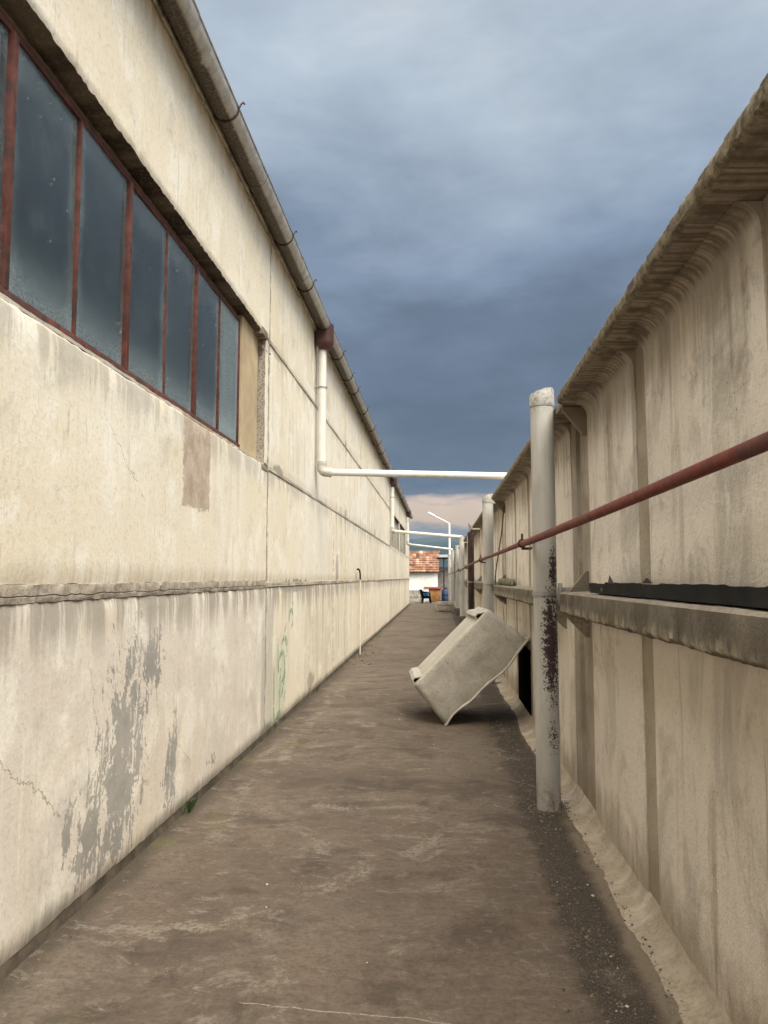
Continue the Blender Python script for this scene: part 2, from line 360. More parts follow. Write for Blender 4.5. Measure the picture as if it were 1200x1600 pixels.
def gutter_mat():
    m, n, b = new_mat('weathered zinc')
    P = n.geo(); x, y, z = n.sep(P); N = n.sep(n.geo('Normal'))
    under = n.ss(N[0], .85, -.25)  # painted shading: outer side lighter as a highlight, inner side darker and grimier
    seg = n.white(n.vec(n.m('FLOOR', n.mul(y, .5)), 0, 0))
    a = n.noise(P, 9, 8, .7, .5); f = n.noise(P, 45, 6, .7)
    c = n.mix(n.ss(a, .35, .65), (.42, .41, .385), (.60, .59, .56))
    c = n.mix(n.mul(seg, .3), c, (.22, .195, .16))
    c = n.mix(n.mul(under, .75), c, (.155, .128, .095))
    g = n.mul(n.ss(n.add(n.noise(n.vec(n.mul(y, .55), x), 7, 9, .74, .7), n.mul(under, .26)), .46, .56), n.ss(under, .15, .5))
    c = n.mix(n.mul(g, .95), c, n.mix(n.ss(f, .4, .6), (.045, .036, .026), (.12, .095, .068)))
    c = n.mix(n.mul(n.ss(n.noise(P, 16, 6, .7), .60, .70), .7), c, (.15, .085, .045))
    c = n.mix(n.mul(n.ss(f, .56, .7), .35), c, (.13, .11, .09))
    n.put(b.inputs['Base Color'], c); b.inputs['Roughness'].default_value = .55; b.inputs['Metallic'].default_value = .25
    n.put(b.inputs['Normal'], n.bump(n.add(a, n.mul(f, .4)), .25, .006))
    return m
M['zinc'] = gutter_mat()
M['rust'] = simple('rusted iron', (.075, .042, .032), .8, .4, 20, bump=.4)
M['hopper'] = simple('brown enamel', (.075, .032, .028), .5, .2, 7, grime=(.12, .07, .055), ga=.6)
M['redframe'] = simple('flaking red oxide frame', (.105, .036, .027), .8, .35, 14, grime=(.045, .028, .025), ga=.85, bump=.4)
M['paleframe'] = simple('pale painted frame', (.52, .47, .38), .7, .15, 8)
M['pvc'] = simple('white plastic pipe', (.68, .66, .60), .38, .05, 3, grime=(.55, .50, .42), ga=.5, bump=.05, spec=.5)
M['elbow'] = simple('greyed plastic elbow', (.50, .47, .40), .45, .1, 9, grime=(.3, .26, .2), ga=.5)
M['fascia'] = simple('pale eaves board', (.42, .37, .29), .8, .25, 6, grime=(.12, .09, .07), ga=.8)
M['blackplastic'] = simple('black plastic', (.013, .014, .016), .75, .3, 6, grime=(.04, .036, .033), ga=.5, spec=.12)
M['dark'] = simple('black moulded seat', (.012, .012, .013), .55, .3, 10)
M['shade_chair_black'] = simple('shade and chair black', (.006, .006, .006), 1.0, .2, 5, spec=0.0)  # paints shade in wall and tub feet; also the chair's own black
M['blue'] = simple('bright blue cloth', (.03, .27, .55), .8, .2, 9)
M['barrel'] = simple('blue drum plastic', (.024, .045, .105), .45, .2, 4, grime=(.10, .11, .14), ga=.6)
M['wood'] = simple('orange stained wood', (.27, .125, .042), .7, .3, 7, grime=(.16, .07, .03), ga=.7)
M['redtop'] = simple('faded red lid', (.34, .075, .062), .6, .15, 4)
M['slab'] = simple('grey weathered boards', (.35, .32, .27), .9, .25, 5, grime=(.18, .155, .125), ga=.7)
M['block'] = simple('pale concrete block', (.36, .33, .28), .95, .3, 4, grime=(.15, .13, .10), ga=.8)
M['whitewash'] = simple('whitewashed render', (.80, .78, .74), .9, .04, 2, grime=(.62, .58, .52), ga=.4)
M['doorwhite'] = simple('off white door', (.66, .66, .62), .6, .05, 2)
M['greyboard'] = simple('grey boards', (.25, .225, .205), .9, .3, 3, grime=(.12, .10, .09), ga=.6)
M['darkpost'] = simple('dark timber', (.035, .028, .025), .85, .3, 5)
M['lamp'] = simple('white lamp paint', (.80, .80, .78), .4, .03, 3)
M['stone'] = simple('mossy stone', (.155, .15, .10), .95, .4, 12, grime=(.07, .075, .035), ga=.7, bump=.6)
M['grit'] = simple('loose grit', (.14, .115, .09), .95, .55, 25)
M['litter'] = simple('pale litter', (.6, .58, .52), .9, .2, 20)
M['steel'] = simple('galvanised steel', (.33, .32, .30), .55, .25, 12, metal=.4, grime=(.10, .07, .05), ga=.7)
M['foliage'] = simple('weed leaves', (.05, .075, .022), .8, .4, 30)

def rail_mat():
    m, n, b = new_mat('red oxide pipe')
    p = n.geo(); a = n.noise(p, 16, 8, .68); f = n.noise(p, 60, 5, .65)
    x, y, z = n.sep(p); dirty = n.noise(n.vec(x, n.mul(y, .8), z), 5, 7, .7, .5)
    c = n.mix(n.ss(a, .35, .65), (.120, .026, .020), (.185, .048, .035))
    c = n.mix(n.mul(n.ss(dirty, .5, .64), .75), c, (.085, .042, .032))
    c = n.mix(n.mul(n.ss(f, .58, .72), .5), c, (.27, .15, .11))
    c = n.mix(n.mul(n.ss(y, 6.5, 16), .75), c, (.13, .075, .055))
    n.put(b.inputs['Base Color'], c); b.inputs['Roughness'].default_value = .6; b.inputs['Specular IOR Level'].default_value = .2
    n.put(b.inputs['Normal'], n.bump(n.add(a, f), .25, .004))
    return m
M['rail'] = rail_mat()

def post_mat(name, patch=False, brown=False, sleeve=False):
    m, n, b = new_mat(name)
    p = n.obj(); x, y, z = n.sep(p); r = n.rnd()
    q = n.vec(x, n.add(y, n.mul(r, 37.)), n.add(z, n.mul(r, 11.)))
    a = n.noise(n.vec(n.mul(n.sep(q)[0], 2), n.mul(n.sep(q)[1], 2), n.mul(n.sep(q)[2], .6)), 3.5, 7, .6, .3)
    ch = n.noise(q, 32, 8, .72, .2); ch2 = n.noise(q, 75, 5, .7)
    if brown:
        c = n.mix(n.ss(a, .35, .65), (.022, .014, .011), (.062, .034, .027))
        c = n.mix(n.mul(n.ss(x, -.062, -.074), n.ss(ch, .40, .52)), c, (.46, .43, .38))
        c = n.mix(n.ss(n.noise(q, 9, 7, .7), .62, .68), c, (.30, .27, .235))
    elif sleeve:
        c = n.mix(n.ss(a, .35, .65), (.055, .045, .036), (.11, .09, .07))
    else:
        c = n.mix(n.ss(a, .34, .66), (.37, .355, .325), (.47, .455, .415))
        c = n.mix(n.mul(n.ss(n.noise(n.vec(n.mul(x, 30), n.mul(y, 30), n.mul(z, 1.2)), 1, 6), .52, .7), .4), c, (.33, .30, .26))
        c = n.mix(n.mul(n.ss(z, .30, .05), n.ss(n.add(a, n.mul(ch, .4)), .55, .75), .9), c, (.165, .125, .085))
        chip = n.ss(n.add(ch2, n.mul(ch, .5)), .93, .97)
        chip = n.mul(chip, n.ss(n.noise(q, 2.4, 3), .50, .62))
        if patch:
            side = n.ss(n.add(x, n.mul(n.sub(ch, .5), .09)), -.05, .03)
            zz = n.mx(n.mx(n.blob(x, z, (.030, 1.14), (.085, .52)), n.mul(n.blob(x, z, (.05, 1.66), (.05, .20)), .9)), n.mul(n.blob(x, z, (.03, .50), (.05, .16)), .45))
            pa = n.ss(n.add(zz, n.mul(n.sub(ch2, .5), 2.4), n.mul(n.sub(ch, .5), 2.4)), .33, .39)
            pa = n.mul(pa, n.ss(zz, -.05, .1), n.ss(y, .02, -.02))
            chip = n.mx(n.mul(chip, .6), pa)
        c = n.mix(chip, c, n.mix(n.ss(ch2, .4, .6), (.028, .018, .021), (.062, .036, .036)))
        c = n.mix(n.mul(n.ss(z, 2.72, 2.88), n.ss(ch, .45, .6), .8), c, (.20, .18, .15))
    n.put(b.inputs['Base Color'], c); b.inputs['Roughness'].default_value = .55
    n.put(b.inputs['Normal'], n.bump(n.add(a, n.mul(ch, .6), n.mul(ch2, .3)), .3, .006))
    return m
M['post'] = post_mat('grey painted pipe'); M['postA'] = post_mat('grey painted pipe, chipped', True)
M['postbrown'] = post_mat('rust brown pipe', brown=True); M['sleeve'] = post_mat('dark footing', sleeve=True)

def tub_mat():
    m, n, b = new_mat('dirty white plastic')
    p = n.obj(); x, y, z = n.sep(p)
    a = n.noise(p, 2.6, 7, .62, .4); f = n.noise(p, 30, 7, .7); s = n.noise(n.vec(n.mul(n.add(x, z), 2.0), n.mul(n.sub(x, z), 16), y), 1, 7, .66, .6)
    c = n.mix(n.ss(a, .35, .65), (.34, .315, .265), (.44, .415, .36))
    c = n.mix(n.mul(n.ss(n.noise(p, 5, 8, .7, .6), .50, .66), .6), c, (.30, .27, .215))
    c = n.mix(n.mul(n.ss(s, .58, .70), .5), c, (.50, .475, .42))
    c = n.mix(n.mul(n.ss(f, .52, .66), .45), c, (.20, .17, .13))
    c = n.mix(n.mul(n.ss(n.noise(p, 13, 5, .7), .62, .70), .5), c, (.19, .155, .11))
    c = n.mix(n.mul(n.ss(n.add(z, n.mul(n.sub(f, .5), .2)), .12, .0), .6), c, (.17, .135, .10))
    n.put(b.inputs['Base Color'], c); b.inputs['Roughness'].default_value = .62
    n.put(b.inputs['Normal'], n.bump(n.add(n.mul(a, 1.3), n.mul(f, .35), n.mul(s, .4)), .5, .012))
    return m
M['tub'] = tub_mat(); M['rim'] = simple('chalky plastic lip', (.48, .455, .40), .7, .15, 12, grime=(.28, .24, .18), ga=.5)

def glass_mat(far=False):
    m, n, b = new_mat('dusty window glass')
    P = n.geo(); x, y, z = n.sep(P); p = n.obj(); ox, oy, oz = n.sep(p)
    a = n.noise(P, 3.2, 8, .66, .5); st = n.noise(n.vec(n.mul(y, 26), n.mul(z, 1.6)), 1, 7, .7, .3); f = n.noise(P, 60, 5, .7)
    # dust thickens at the edges of each pane (object space, pane is 0.6 x 1.1, origin at its middle)
    ex = n.ss(n.add(n.m('ABSOLUTE', oy), n.mul(n.sub(a, .5), .16)), .20, .31)
    ez = n.ss(n.add(n.m('ABSOLUTE', oz), n.mul(n.sub(a, .5), .30)), .33, .58)
    lowe = n.ss(n.add(oz, n.mul(n.sub(a, .5), .5)), -.20, -.56)
    d = n.add(.055, n.mul(ex, .22), n.mul(ez, .20), n.mul(lowe, .22), n.mul(n.ss(st, .55, .72), .08), n.mul(n.ss(a, .45, .7), .06))
    d = n.add(d, n.mul(n.ss(y, 6.05, 6.35), n.ss(y, 8, 7), .42))
    d = n.add(d, n.mul(n.rnd(), .07))
    spots = n.mul(n.ss(n.vor(n.vec(n.mul(y, 1.5), n.mul(z, .7)), 16), .14, .07), n.ss(n.noise(P, 2.2, 3), .5, .6))
    d = n.add(d, n.mul(spots, .5))
    d = n.m('MINIMUM', d, .85)
    if far: d = n.mul(n.ss(a, .4, .7), .16)
    n.l.remove(n.n['Material Output'].inputs[0].links[0]); n.n.remove(b)
    tr = n.n.new('ShaderNodeBsdfTransparent'); n.put(tr.inputs[0], (.80, .88, .90))
    gl = n.n.new('ShaderNodeBsdfGlossy'); n.put(gl.inputs[0], (.80, .83, .82)); n.put(gl.inputs['Roughness'], n.add(.03, n.mul(a, .06)))
    df = n.n.new('ShaderNodeBsdfDiffuse'); n.put(df.inputs[0], n.mix(n.ss(f, .35, .65), (.20, .25, .255), (.32, .37, .365)))
    fr = n.n.new('ShaderNodeFresnel'); fr.inputs[0].default_value = 1.5
    n.put(fr.inputs['Normal'], n.bump(n.noise(P, 1.6, 3), .08, .02))
    m1 = n.n.new('ShaderNodeMixShader'); n.put(m1.inputs[0], n.m('ADD', fr.outputs[0], .03, True)); n.l.new(tr.outputs[0], m1.inputs[1]); n.l.new(gl.outputs[0], m1.inputs[2])
    m2 = n.n.new('ShaderNodeMixShader'); n.put(m2.inputs[0], d); n.l.new(m1.outputs[0], m2.inputs[1]); n.l.new(df.outputs[0], m2.inputs[2])
    n.l.new(m2.outputs[0], n.n['Material Output'].inputs[0])
    return m
M['glass'] = glass_mat(); M['farglass'] = glass_mat(True)

def tile_mat():
    m, n, b = new_mat('clay roof tiles')
    P = n.obj(); x, y, z = n.sep(P)
    cell = n.vec(n.m('FLOOR', n.mul(x, 1/.23)), n.m('FLOOR', n.mul(y, 1/.30)), 0)
    r = n.white(cell); f = n.noise(P, 9, 6, .7)
    c = n.ramp(r, [(0, (.10, .045, .03)), (.35, (.20, .10, .062)), (.7, (.28, .155, .098)), (1, (.50, .36, .255))])
    c = n.mix(n.mul(n.ss(n.noise(P, 1.4, 5), .48, .66), .6), c, (.20, .10, .065))
    c = n.mix(n.mul(n.ss(f, .5, .7), .4), c, (.14, .09, .065))
    n.put(b.inputs['Base Color'], c); return m
M['tile'] = tile_mat()

def hill_mat():
    m, n, b = new_mat('haze tinted forest')
    P = n.geo(); f = n.noise(P, .012, 8, .65); g = n.noise(P, .05, 5, .6)
    c = n.mix(n.ss(f, .4, .6), (.030, .047, .055), (.044, .063, .070))  # aerial haze mixed into the forest colours
    c = n.mix(n.mul(n.ss(g, .5, .65), .4), c, (.024, .036, .042))
    c = n.mix(n.ss(n.sep(P)[2], 50, 130), c, (.075, .10, .12))
    n.put(b.inputs['Base Color'], c); b.inputs['Roughness'].default_value = 1; b.inputs['Specular IOR Level'].default_value = 0
    return m
M['hill'] = hill_mat()

def spray_mat():
    m, n, b = new_mat('faded green spray paint')
    P = n.geo(); x, y, z = n.sep(P)
    a = n.noise(P, 16, 8, .75, .4); s = n.noise(n.vec(n.mul(y, 20), n.mul(z, 2)), 1, 5)
    n.put(b.inputs['Base Color'], n.mix(n.ss(a, .4, .6), (.17, .33, .20), (.33, .46, .32)))
    n.put(b.inputs['Alpha'], n.mul(n.ss(n.add(a, n.mul(n.sub(s, .5), .5)), .38, .56), .68))
    return m
M['spray'] = spray_mat()

# ------------------------------------------------------------------ mesh helpers
class MB:
    def __init__(s): s.bm = bmesh.new()
    def box(s, x0, x1, y0, y1, z0, z1, bev=0):
        mat = Matrix.Translation(((x0+x1)/2, (y0+y1)/2, (z0+z1)/2)) @ Matrix.Diagonal((x1-x0, y1-y0, z1-z0, 1))
        r = bmesh.ops.create_cube(s.bm, size=1, matrix=mat)
        if bev:
            es = list({e for v in r['verts'] for e in v.link_edges})
            bmesh.ops.bevel(s.bm, geom=es, offset=bev, segments=2, affect='EDGES', profile=.5)
        return s
    def tube(s, pts, r, seg=14, caps=True):
        pts = [Vector(p) for p in pts]; rings = []; n = len(pts); up = None
        for i, p in enumerate(pts):
            t = ((pts[min(i+1, n-1)]-p).normalized() + (p-pts[max(i-1, 0)]).normalized()).normalized()
            if up is None:
                up = Vector((0, 0, 1)) if abs(t.z) < .9 else Vector((1, 0, 0))
            a = (up - t*up.dot(t)).normalized(); bb = t.cross(a); up = a
            rr = r[i] if isinstance(r, (list, tuple)) else r
            rings.append([s.bm.verts.new(p + a*math.cos(2*PI*k/seg)*rr + bb*math.sin(2*PI*k/seg)*rr) for k in range(seg)])
        for A, B in zip(rings, rings[1:]):
            for k in range(seg): s.bm.faces.new((A[k], A[(k+1) % seg], B[(k+1) % seg], B[k]))
        if caps: s.bm.faces.new(rings[0][::-1]); s.bm.faces.new(rings[-1])
        return s
    def lathe(s, prof, c=(0, 0, 0), seg=24, wob=0):
        rings = []
        for (r, z) in prof:
            rings.append([s.bm.verts.new((c[0]+r*math.cos(2*PI*k/seg), c[1]+r*math.sin(2*PI*k/seg), c[2]+z+(random.uniform(-wob, wob) if wob else 0))) for k in range(seg)])
        for A, B in zip(rings, rings[1:]):
            for k in range(seg): s.bm.faces.new((A[k], A[(k+1) % seg], B[(k+1) % seg], B[k]))
        s.bm.faces.new(rings[0][::-1]); s.bm.faces.new(rings[-1])
        return s
    def extrude_y(s, prof, y0, y1, step, jit=None, closed=True):   # prof: list of (x, z), section swept along y
        n = max(1, int(round((y1-y0)/step))); rings = []
        for i in range(n+1):
            y = y0+(y1-y0)*i/n
            rings.append([s.bm.verts.new(jit(k, Vector((x, y, z))) if jit else (x, y, z)) for k, (x, z) in enumerate(prof)])
        K = len(prof)
        for A, B in zip(rings, rings[1:]):
            for k in range(K if closed else K-1): s.bm.faces.new((A[k], A[(k+1) % K], B[(k+1) % K], B[k]))
        if closed: s.bm.faces.new(rings[0][::-1]); s.bm.faces.new(rings[-1])
        return s
    def poly(s, pts, thick):                        # flat polygon with a thickness vector
        t = Vector(thick); a = [s.bm.verts.new(p) for p in pts]; b = [s.bm.verts.new(Vector(p)+t) for p in pts]
        s.bm.faces.new(a); s.bm.faces.new(b[::-1]); n = len(pts)
        for k in range(n): s.bm.faces.new((a[k], b[k], b[(k+1) % n], a[(k+1) % n]))
        return s
    def build(s, name, mat, parent=None, smooth=True, origin=None):
        bm = s.bm
        bmesh.ops.recalc_face_normals(bm, faces=bm.faces[:])
        if smooth:
            for f in bm.faces: f.smooth = True
            for e in bm.edges:
                if len(e.link_faces) == 2 and e.calc_face_angle(0) > .65: e.smooth = False
        me = bpy.data.meshes.new(name); bm.to_mesh(me); bm.free()
        me.materials.append(mat)
        o = bpy.data.objects.new(name, me); COL.objects.link(o)
        base = wloc(parent) if parent else Vector((0, 0, 0))
        org = Vector(origin) if origin else base
        me.transform(Matrix.Translation(-org)); o.location = org-base
        if parent: o.parent = parent
        return o
def wloc(o):
    v = Vector(o.location)
    while o.parent: o = o.parent; v = v+Vector(o.location)
    return v
def tag(o, label, cat, group=None):
    o['label'] = label; o['category'] = cat
    if group: o['group'] = group
    return o
def thing(name, label, cat, loc=(0, 0, 0), group=None):
    o = bpy.data.objects.new(name, None); COL.objects.link(o); o.location = loc
    o.empty_display_size = .2
    return tag(o, label, cat, group)
def nz(p, s, seed=0): return noise.noise(Vector(p)*s+Vector((seed*3.7, seed*1.3, seed*7.1)))

# ------------------------------------------------------------------ ground
mb = MB(); mb.box(-3500, 3500, -3500, 3500, -1.0, -.03)
g = mb.build('ground', M['soil']); g['kind'] = 'structure'
mb = MB(); NX, NY = 30, 300
vs = [[mb.bm.verts.new((-1.80+2.95*i/NX, -4+52.5*j/NY, .010*nz((-1.8+2.95*i/NX, -4+52.5*j/NY, 0), .8)*(1 if 0 < i < NX else 0))) for i in range(NX+1)] for j in range(NY+1)]
for j in range(NY):
    for i in range(NX): mb.bm.faces.new((vs[j][i], vs[j][i+1], vs[j+1][i+1], vs[j+1][i]))
g = mb.build('path', M['floor']); g['kind'] = 'structure'
# hills
def ridge(name, dist, hfun, a0, a1, n=160):
    mb = MB(); rows = []
    for i in range(n+1):
        a = a0+(a1-a0)*i/n; d = Vector((math.sin(a), math.cos(a), 0)); h = hfun(a)
        rows.append([mb.bm.verts.new(d*(dist-500*(1-t)) + Vector((0, 0, -2+(h+2)*t**.8 + (10*nz((a*30, t*4, 0), 1)*t if t < 1 else 0)))) for t in (0, .25, .5, .75, 1)] + [mb.bm.verts.new(d*(dist+500) + Vector((0, 0, -3)))])
    for A, B in zip(rows, rows[1:]):
        for k in range(5): mb.bm.faces.new((A[k], B[k], B[k+1], A[k+1]))
    o = mb.build(name, M['hill']); o['kind'] = 'structure'; return o
ridge('hills', 2000, lambda a: 106+26*nz((a*5, 0, 0), 1)-a*70 + 5*nz((a*45, 1, 0), 1), -1.5, 1.5)

# ------------------------------------------------------------------ warehouse on the left
WX = -1.73
wh = thing('warehouse', 'long cream plastered warehouse along the left side with strip windows under zinc eaves', 'warehouse', (WX, 20, 0))
def slab(y0, y1, z0, z1, ragged=.006, step=.06):
    mb = MB(); ny = max(2, int((y1-y0)/step)); nzv = max(2, int((z1-z0)/step)); bm = mb.bm
    if y0 > 15: ny = max(2, ny//4); nzv = max(2, nzv//3)
    fr = []
    for j in range(nzv+1):
        row = []
        for i in range(ny+1):
            y = y0+(y1-y0)*i/ny; z = z0+(z1-z0)*j/nzv; x = WX+.004*nz((y, z, 1), 1.7)+.0015*nz((y, z, 5), 9)
            e = (i in (0, ny)) or (j in (0, nzv))
            if e:
                x -= .006+.006*random.random()
                if i == 0: y += ragged*random.random()
                if i == ny: y -= ragged*random.random()
                if j == 0: z += ragged*(.6 if z0 < .1 else 1.3)*random.random()
                if j == nzv: z -= ragged*1.3*random.random()
            row.append(bm.verts.new((x, y, z)))
        fr.append(row)
    for j in range(nzv):
        for i in range(ny): bm.faces.new((fr[j][i], fr[j][i+1], fr[j+1][i+1], fr[j+1][i]))
    ring = fr[0][:] + [r[-1] for r in fr[1:]] + fr[-1][-2::-1] + [r[0] for r in fr[-2:0:-1]]
    bk = [bm.verts.new((WX-.13, v.co.y, v.co.z)) for v in ring]; n = len(ring)
    for k in range(n): bm.faces.new((ring[k], ring[(k+1) % n], bk[(k+1) % n], bk[k]))
    bm.faces.new(bk)
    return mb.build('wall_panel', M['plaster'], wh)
YJ = [-5.35, 1.17, 7.67, 14.2, 20.8, 27.3, 33.8, 40.3, 45.1]
G = .008
win_bays = {1, 5, 6}
for b in range(len(YJ)-1):
    y0, y1 = YJ[b]+G, YJ[b+1]-G
    bot = 1.565 if b <= 1 else 1.535
    slab(y0, y1, .062, 1.497 if b <= 1 else 1.512, .008 if b <= 1 else .004)
    slab(y0, y1, bot, 2.715 if b in win_bays else 2.70, .006)
    if b in win_bays:
        if b == 1:
            slab(7.50, y1, 2.735, 4.02, .012); slab(y0, 1.40, 2.735, 4.02)
        else: slab(y0, y0+.25, 2.735, 4.02); slab(y1-.25, y1, 2.735, 4.02)
    else: slab(y0, y1, 2.718, 4.02)
    slab(y0, y1, 4.04, 5.16, .010 if b == 1 else .005, .03 if b == 1 else .06)
# core behind the facing (with holes at the windows), plinth, mortar in the joints
mb = MB(); X0, X1 = WX-.30, WX-.132
mb.box(X0, X1, -5.35, 45.1, 0, 2.72); mb.box(X0, X1, -5.35, 45.1, 4.03, 5.2)
for a, c in ((-5.35, 1.40), (6.86, 27.56), (33.55, 34.06), (40.05, 45.1)): mb.box(X0, X1, a, c, 2.72, 4.03)
mb.build('core_wall', M['strip'], wh)
MB().box(WX-.13, WX-.012, -5.3, 45.05, -.02, .061).build('plinth', M['dirt'], wh)
mb = MB()
def mj(k, v):
    a = 1 if v.y < 7.67 else .35
    return Vector((v.x+a*(.008*nz(v, 12, k)+.006*nz(v, 30, 2)), v.y, v.z+.004*nz(v, 9, k)))
mb.extrude_y([(WX-.03, 1.49), (WX-.002, 1.492), (WX+.002, 1.51), (WX+.002, 1.55), (WX-.002, 1.568), (WX-.03, 1.572)], -5.3, 7.66, .03, mj)
mb.extrude_y([(WX-.03, 1.505), (WX+.003, 1.504), (WX+.003, 1.544), (WX-.03, 1.542)], 7.69, 45, .06, mj)
mb.extrude_y([(WX-.03, 2.69), (WX+.003, 2.694), (WX+.003, 2.726), (WX-.03, 2.725)], 7.69, 27.3, .06, mj)
mb.extrude_y([(WX-.03, 4.01), (WX+.003, 4.014), (WX+.003, 4.046), (WX-.03, 4.05)], 7.69, 45, .06, mj)
mb.build('mortar_joint', M['mortar'], wh)
# broken corner where lintel, jamb and sill meet
for lo_, hi_ in ((0, 46), (46, 70)):
  mb = MB()
  for i in range(lo_, hi_):
      if i < 46: c = (WX-.03+random.uniform(-.05, .02), 7.50+random.uniform(-.03, .20), 4.0+random.uniform(-.10, .05)); r = random.uniform(.008, .026)
      else: c = (WX-.01+random.uniform(-.05, .012), 7.55+random.uniform(-.07, .06), 2.72+random.uniform(-.02, .02)); r = random.uniform(.008, .02)
      q = bmesh.ops.create_icosphere(mb.bm, subdivisions=1, radius=r, matrix=Matrix.Translation(c))
      for v in q['verts']: v.co += Vector((random.uniform(-.4, .4), random.uniform(-.4, .4), random.uniform(-.4, .4)))*r
  mb.build('broken_concrete', M['strip'], wh, smooth=False)
MB().box(WX-.10, WX+.010, 7.30, 7.52, 4.00, 4.075, .006).build('lintel_end', M['strip'], wh)
MB().box(WX-.09, WX+.006, 7.36, 7.60, 2.655, 2.71, .006).build('sill_end', M['strip'], wh)
# interior shell and roof
mb = MB()
mb.box(-13.2, -13, -5.3, 45, 0, 5.2); mb.box(-13, X0-.01, -5.5, -5.3, 0, 5.2); mb.box(-13, X0-.01, 44.9, 45.1, 0, 5.2); mb.box(-13, X0-.01, -5.3, 44.9, .0, .06)
mb.build('inner_wall', M['room'], wh)
mb = MB()
mb.poly([(WX+.01, -5.6, 5.23), (WX+.01, 45.3, 5.23), (-7.4, 45.3, 6.6), (-7.4, -5.6, 6.6)], (0, 0, .05)); mb.poly([(-7.41, -5.6, 6.6), (-7.41, 45.3, 6.6), (-13.3, 45.3, 5.23), (-13.3, -5.6, 5.23)], (0, 0, .05))
mb.build('roof', M['roof'], wh)
mb = MB(); y = -5.3
while y < 44.5:
    L = random.choice((1.4, 2.0, 2.6)); z = 5.085+random.uniform(-.012, .012)
    mb.box(WX+.012, WX+.034, y, min(y+L-.02, 45), z, z+.09, .003); y += L
mb.build('eaves_board', M['fascia'], wh)

# windows
def window(y0, y1, cuts, thick, z0, z1, fm, infill=None, glass='glass'):
    xw = WX-.10
    w = MB()
    w.box(xw-.02, xw+.02, y0, y1, z0, z0+.045, .003); w.box(xw-.02, xw+.006, y0, y1, z1-.04, z1, .003)
    for c, k in zip(cuts, thick):
        hw = .018 if k else .008
        if k: 
            w.box(xw-.02, xw+.024, c-hw-.004, c-.003, z0+.045, z1-.04, .003); w.box(xw-.02, xw+.020, c+.003, c+hw+.004, z0+.045, z1-.04, .003)
            w.box(xw-.02, xw+.008, c-.003, c+.003, z0+.045, z1-.04)
        else: w.box(xw-.015, xw+.014, c-hw, c+hw, z0+.045, z1-.04, .003)
    wo = w.build('window', fm, wh)
    for a, c in zip(cuts, cuts[1:]):
        pn = MB().box(xw-.008, xw-.003, a, c, z0+.03, z1-.03).build('pane', M[glass], wo, smooth=False, origin=(xw-.005, (a+c)/2, (z0+z1)/2))
        pn.rotation_euler = (0, random.uniform(-.012, .012), random.uniform(-.016, .016))
    if infill:
        MB().box(xw-.02, xw+.016, infill[0], infill[1], z0-.03, z1+.05).build('infill_board', M['infill'], wo)
    return wo
cuts = [3.02-.63*2, 3.02-.63]+[3.02+.63*k for k in range(7)]
window(1.40, 6.84, [1.42]+cuts+[] if False else cuts[:-1]+[6.80], [1, 0, 1, 0, 1, 0, 1, 0, 0], 2.765, 3.985, M['redframe'], (6.86, 7.49))
MB().box(WX-.13, WX-.06, 1.40, 1.745, 2.72, 4.03).build('window_board', M['infill'], wh)
for a in (27.56, 34.06):
    window(a, a+5.99, [a+.02+.992*k for k in range(7)], [0, 1, 0, 1, 0, 1, 0], 2.75, 4.0, M['paleframe'], None, 'farglass')
# sloping sills of plaster
for a, c in ((1.4, 7.5), (27.56, 33.55), (34.06, 40.05)):
    mb = MB(); mb.extrude_y([(WX-.128, 2.70), (WX-.012, 2.716), (WX-.008, 2.73), (WX-.128, 2.775)], a, c, .05, lambda k, v: Vector((v.x, v.y, v.z+(.008*nz(v, 14) if k in (2,) else 0))))
    mb.build('sill', M['plaster'], wh)

# gutter with its hooks and hoppers
gx, gr = -1.605, .098
def gz(y): return 5.165-.0016*(y-5)
mb = MB(); y = -5.5
while y < 44.8:
    L = 2.0; y2 = min(y+L, 44.9); rr = gr + (.003 if int(y/2) % 2 else 0); A = [PI+PI*k/14 for k in range(15)]
    prof = [(gx+rr*math.cos(a), rr*math.sin(a)) for a in A]
    prof += [(gx+rr+.010, .006), (gx+rr+.006, .016), (gx+rr-.006, .012)] + [(gx+(rr-.006)*math.cos(a), (rr-.006)*math.sin(a)+.002) for a in reversed(A)]
    mb.extrude_y([(px, pz) for px, pz in prof], y-.03, y2, .5, lambda k, v: Vector((v.x, v.y, v.z+gz(v.y)+.004*nz((0, v.y, 0), 1.3))))
    y = y2
gut = mb.build('gutter', M['zinc'], wh)
hooks = [-.5, 1.5, 3.4, 5.5, 7.67, 8.98, 11.9, 13.2, 14.2, 16.0, 17.9, 19.8, 21.25, 23.2, 25.0, 28.0, 29.9, 31.8, 33.7, 35.6, 37.5, 39.4, 41.4]
mb = MB(); pts = [(gx-.115, 0, .10), (gx-.112, 0, .02)] + [(gx+(gr+.008)*math.cos(a), 0, (gr+.008)*math.sin(a)) for a in [PI+PI*k/12 for k in range(13)]] + [(gx+gr+.022, 0, .03), (gx+gr+.040, 0, .045), (gx+gr+.050, 0, .03)]
mb.tube(pts, .0075, 6)
hk = mb.build('bracket', M['rust'], gut)
base_me = hk.data
for i, yy in enumerate(hooks):
    o = hk if i == 0 else hk.copy()
    if i: COL.objects.link(o); o.parent = gut
    # mesh was built around y=0 in world; shift along the eaves
    o.location = Vector((0, yy, gz(yy)))+Vector((0, random.uniform(-.02, .02), 0)) + (Vector((0, 0, 0)))
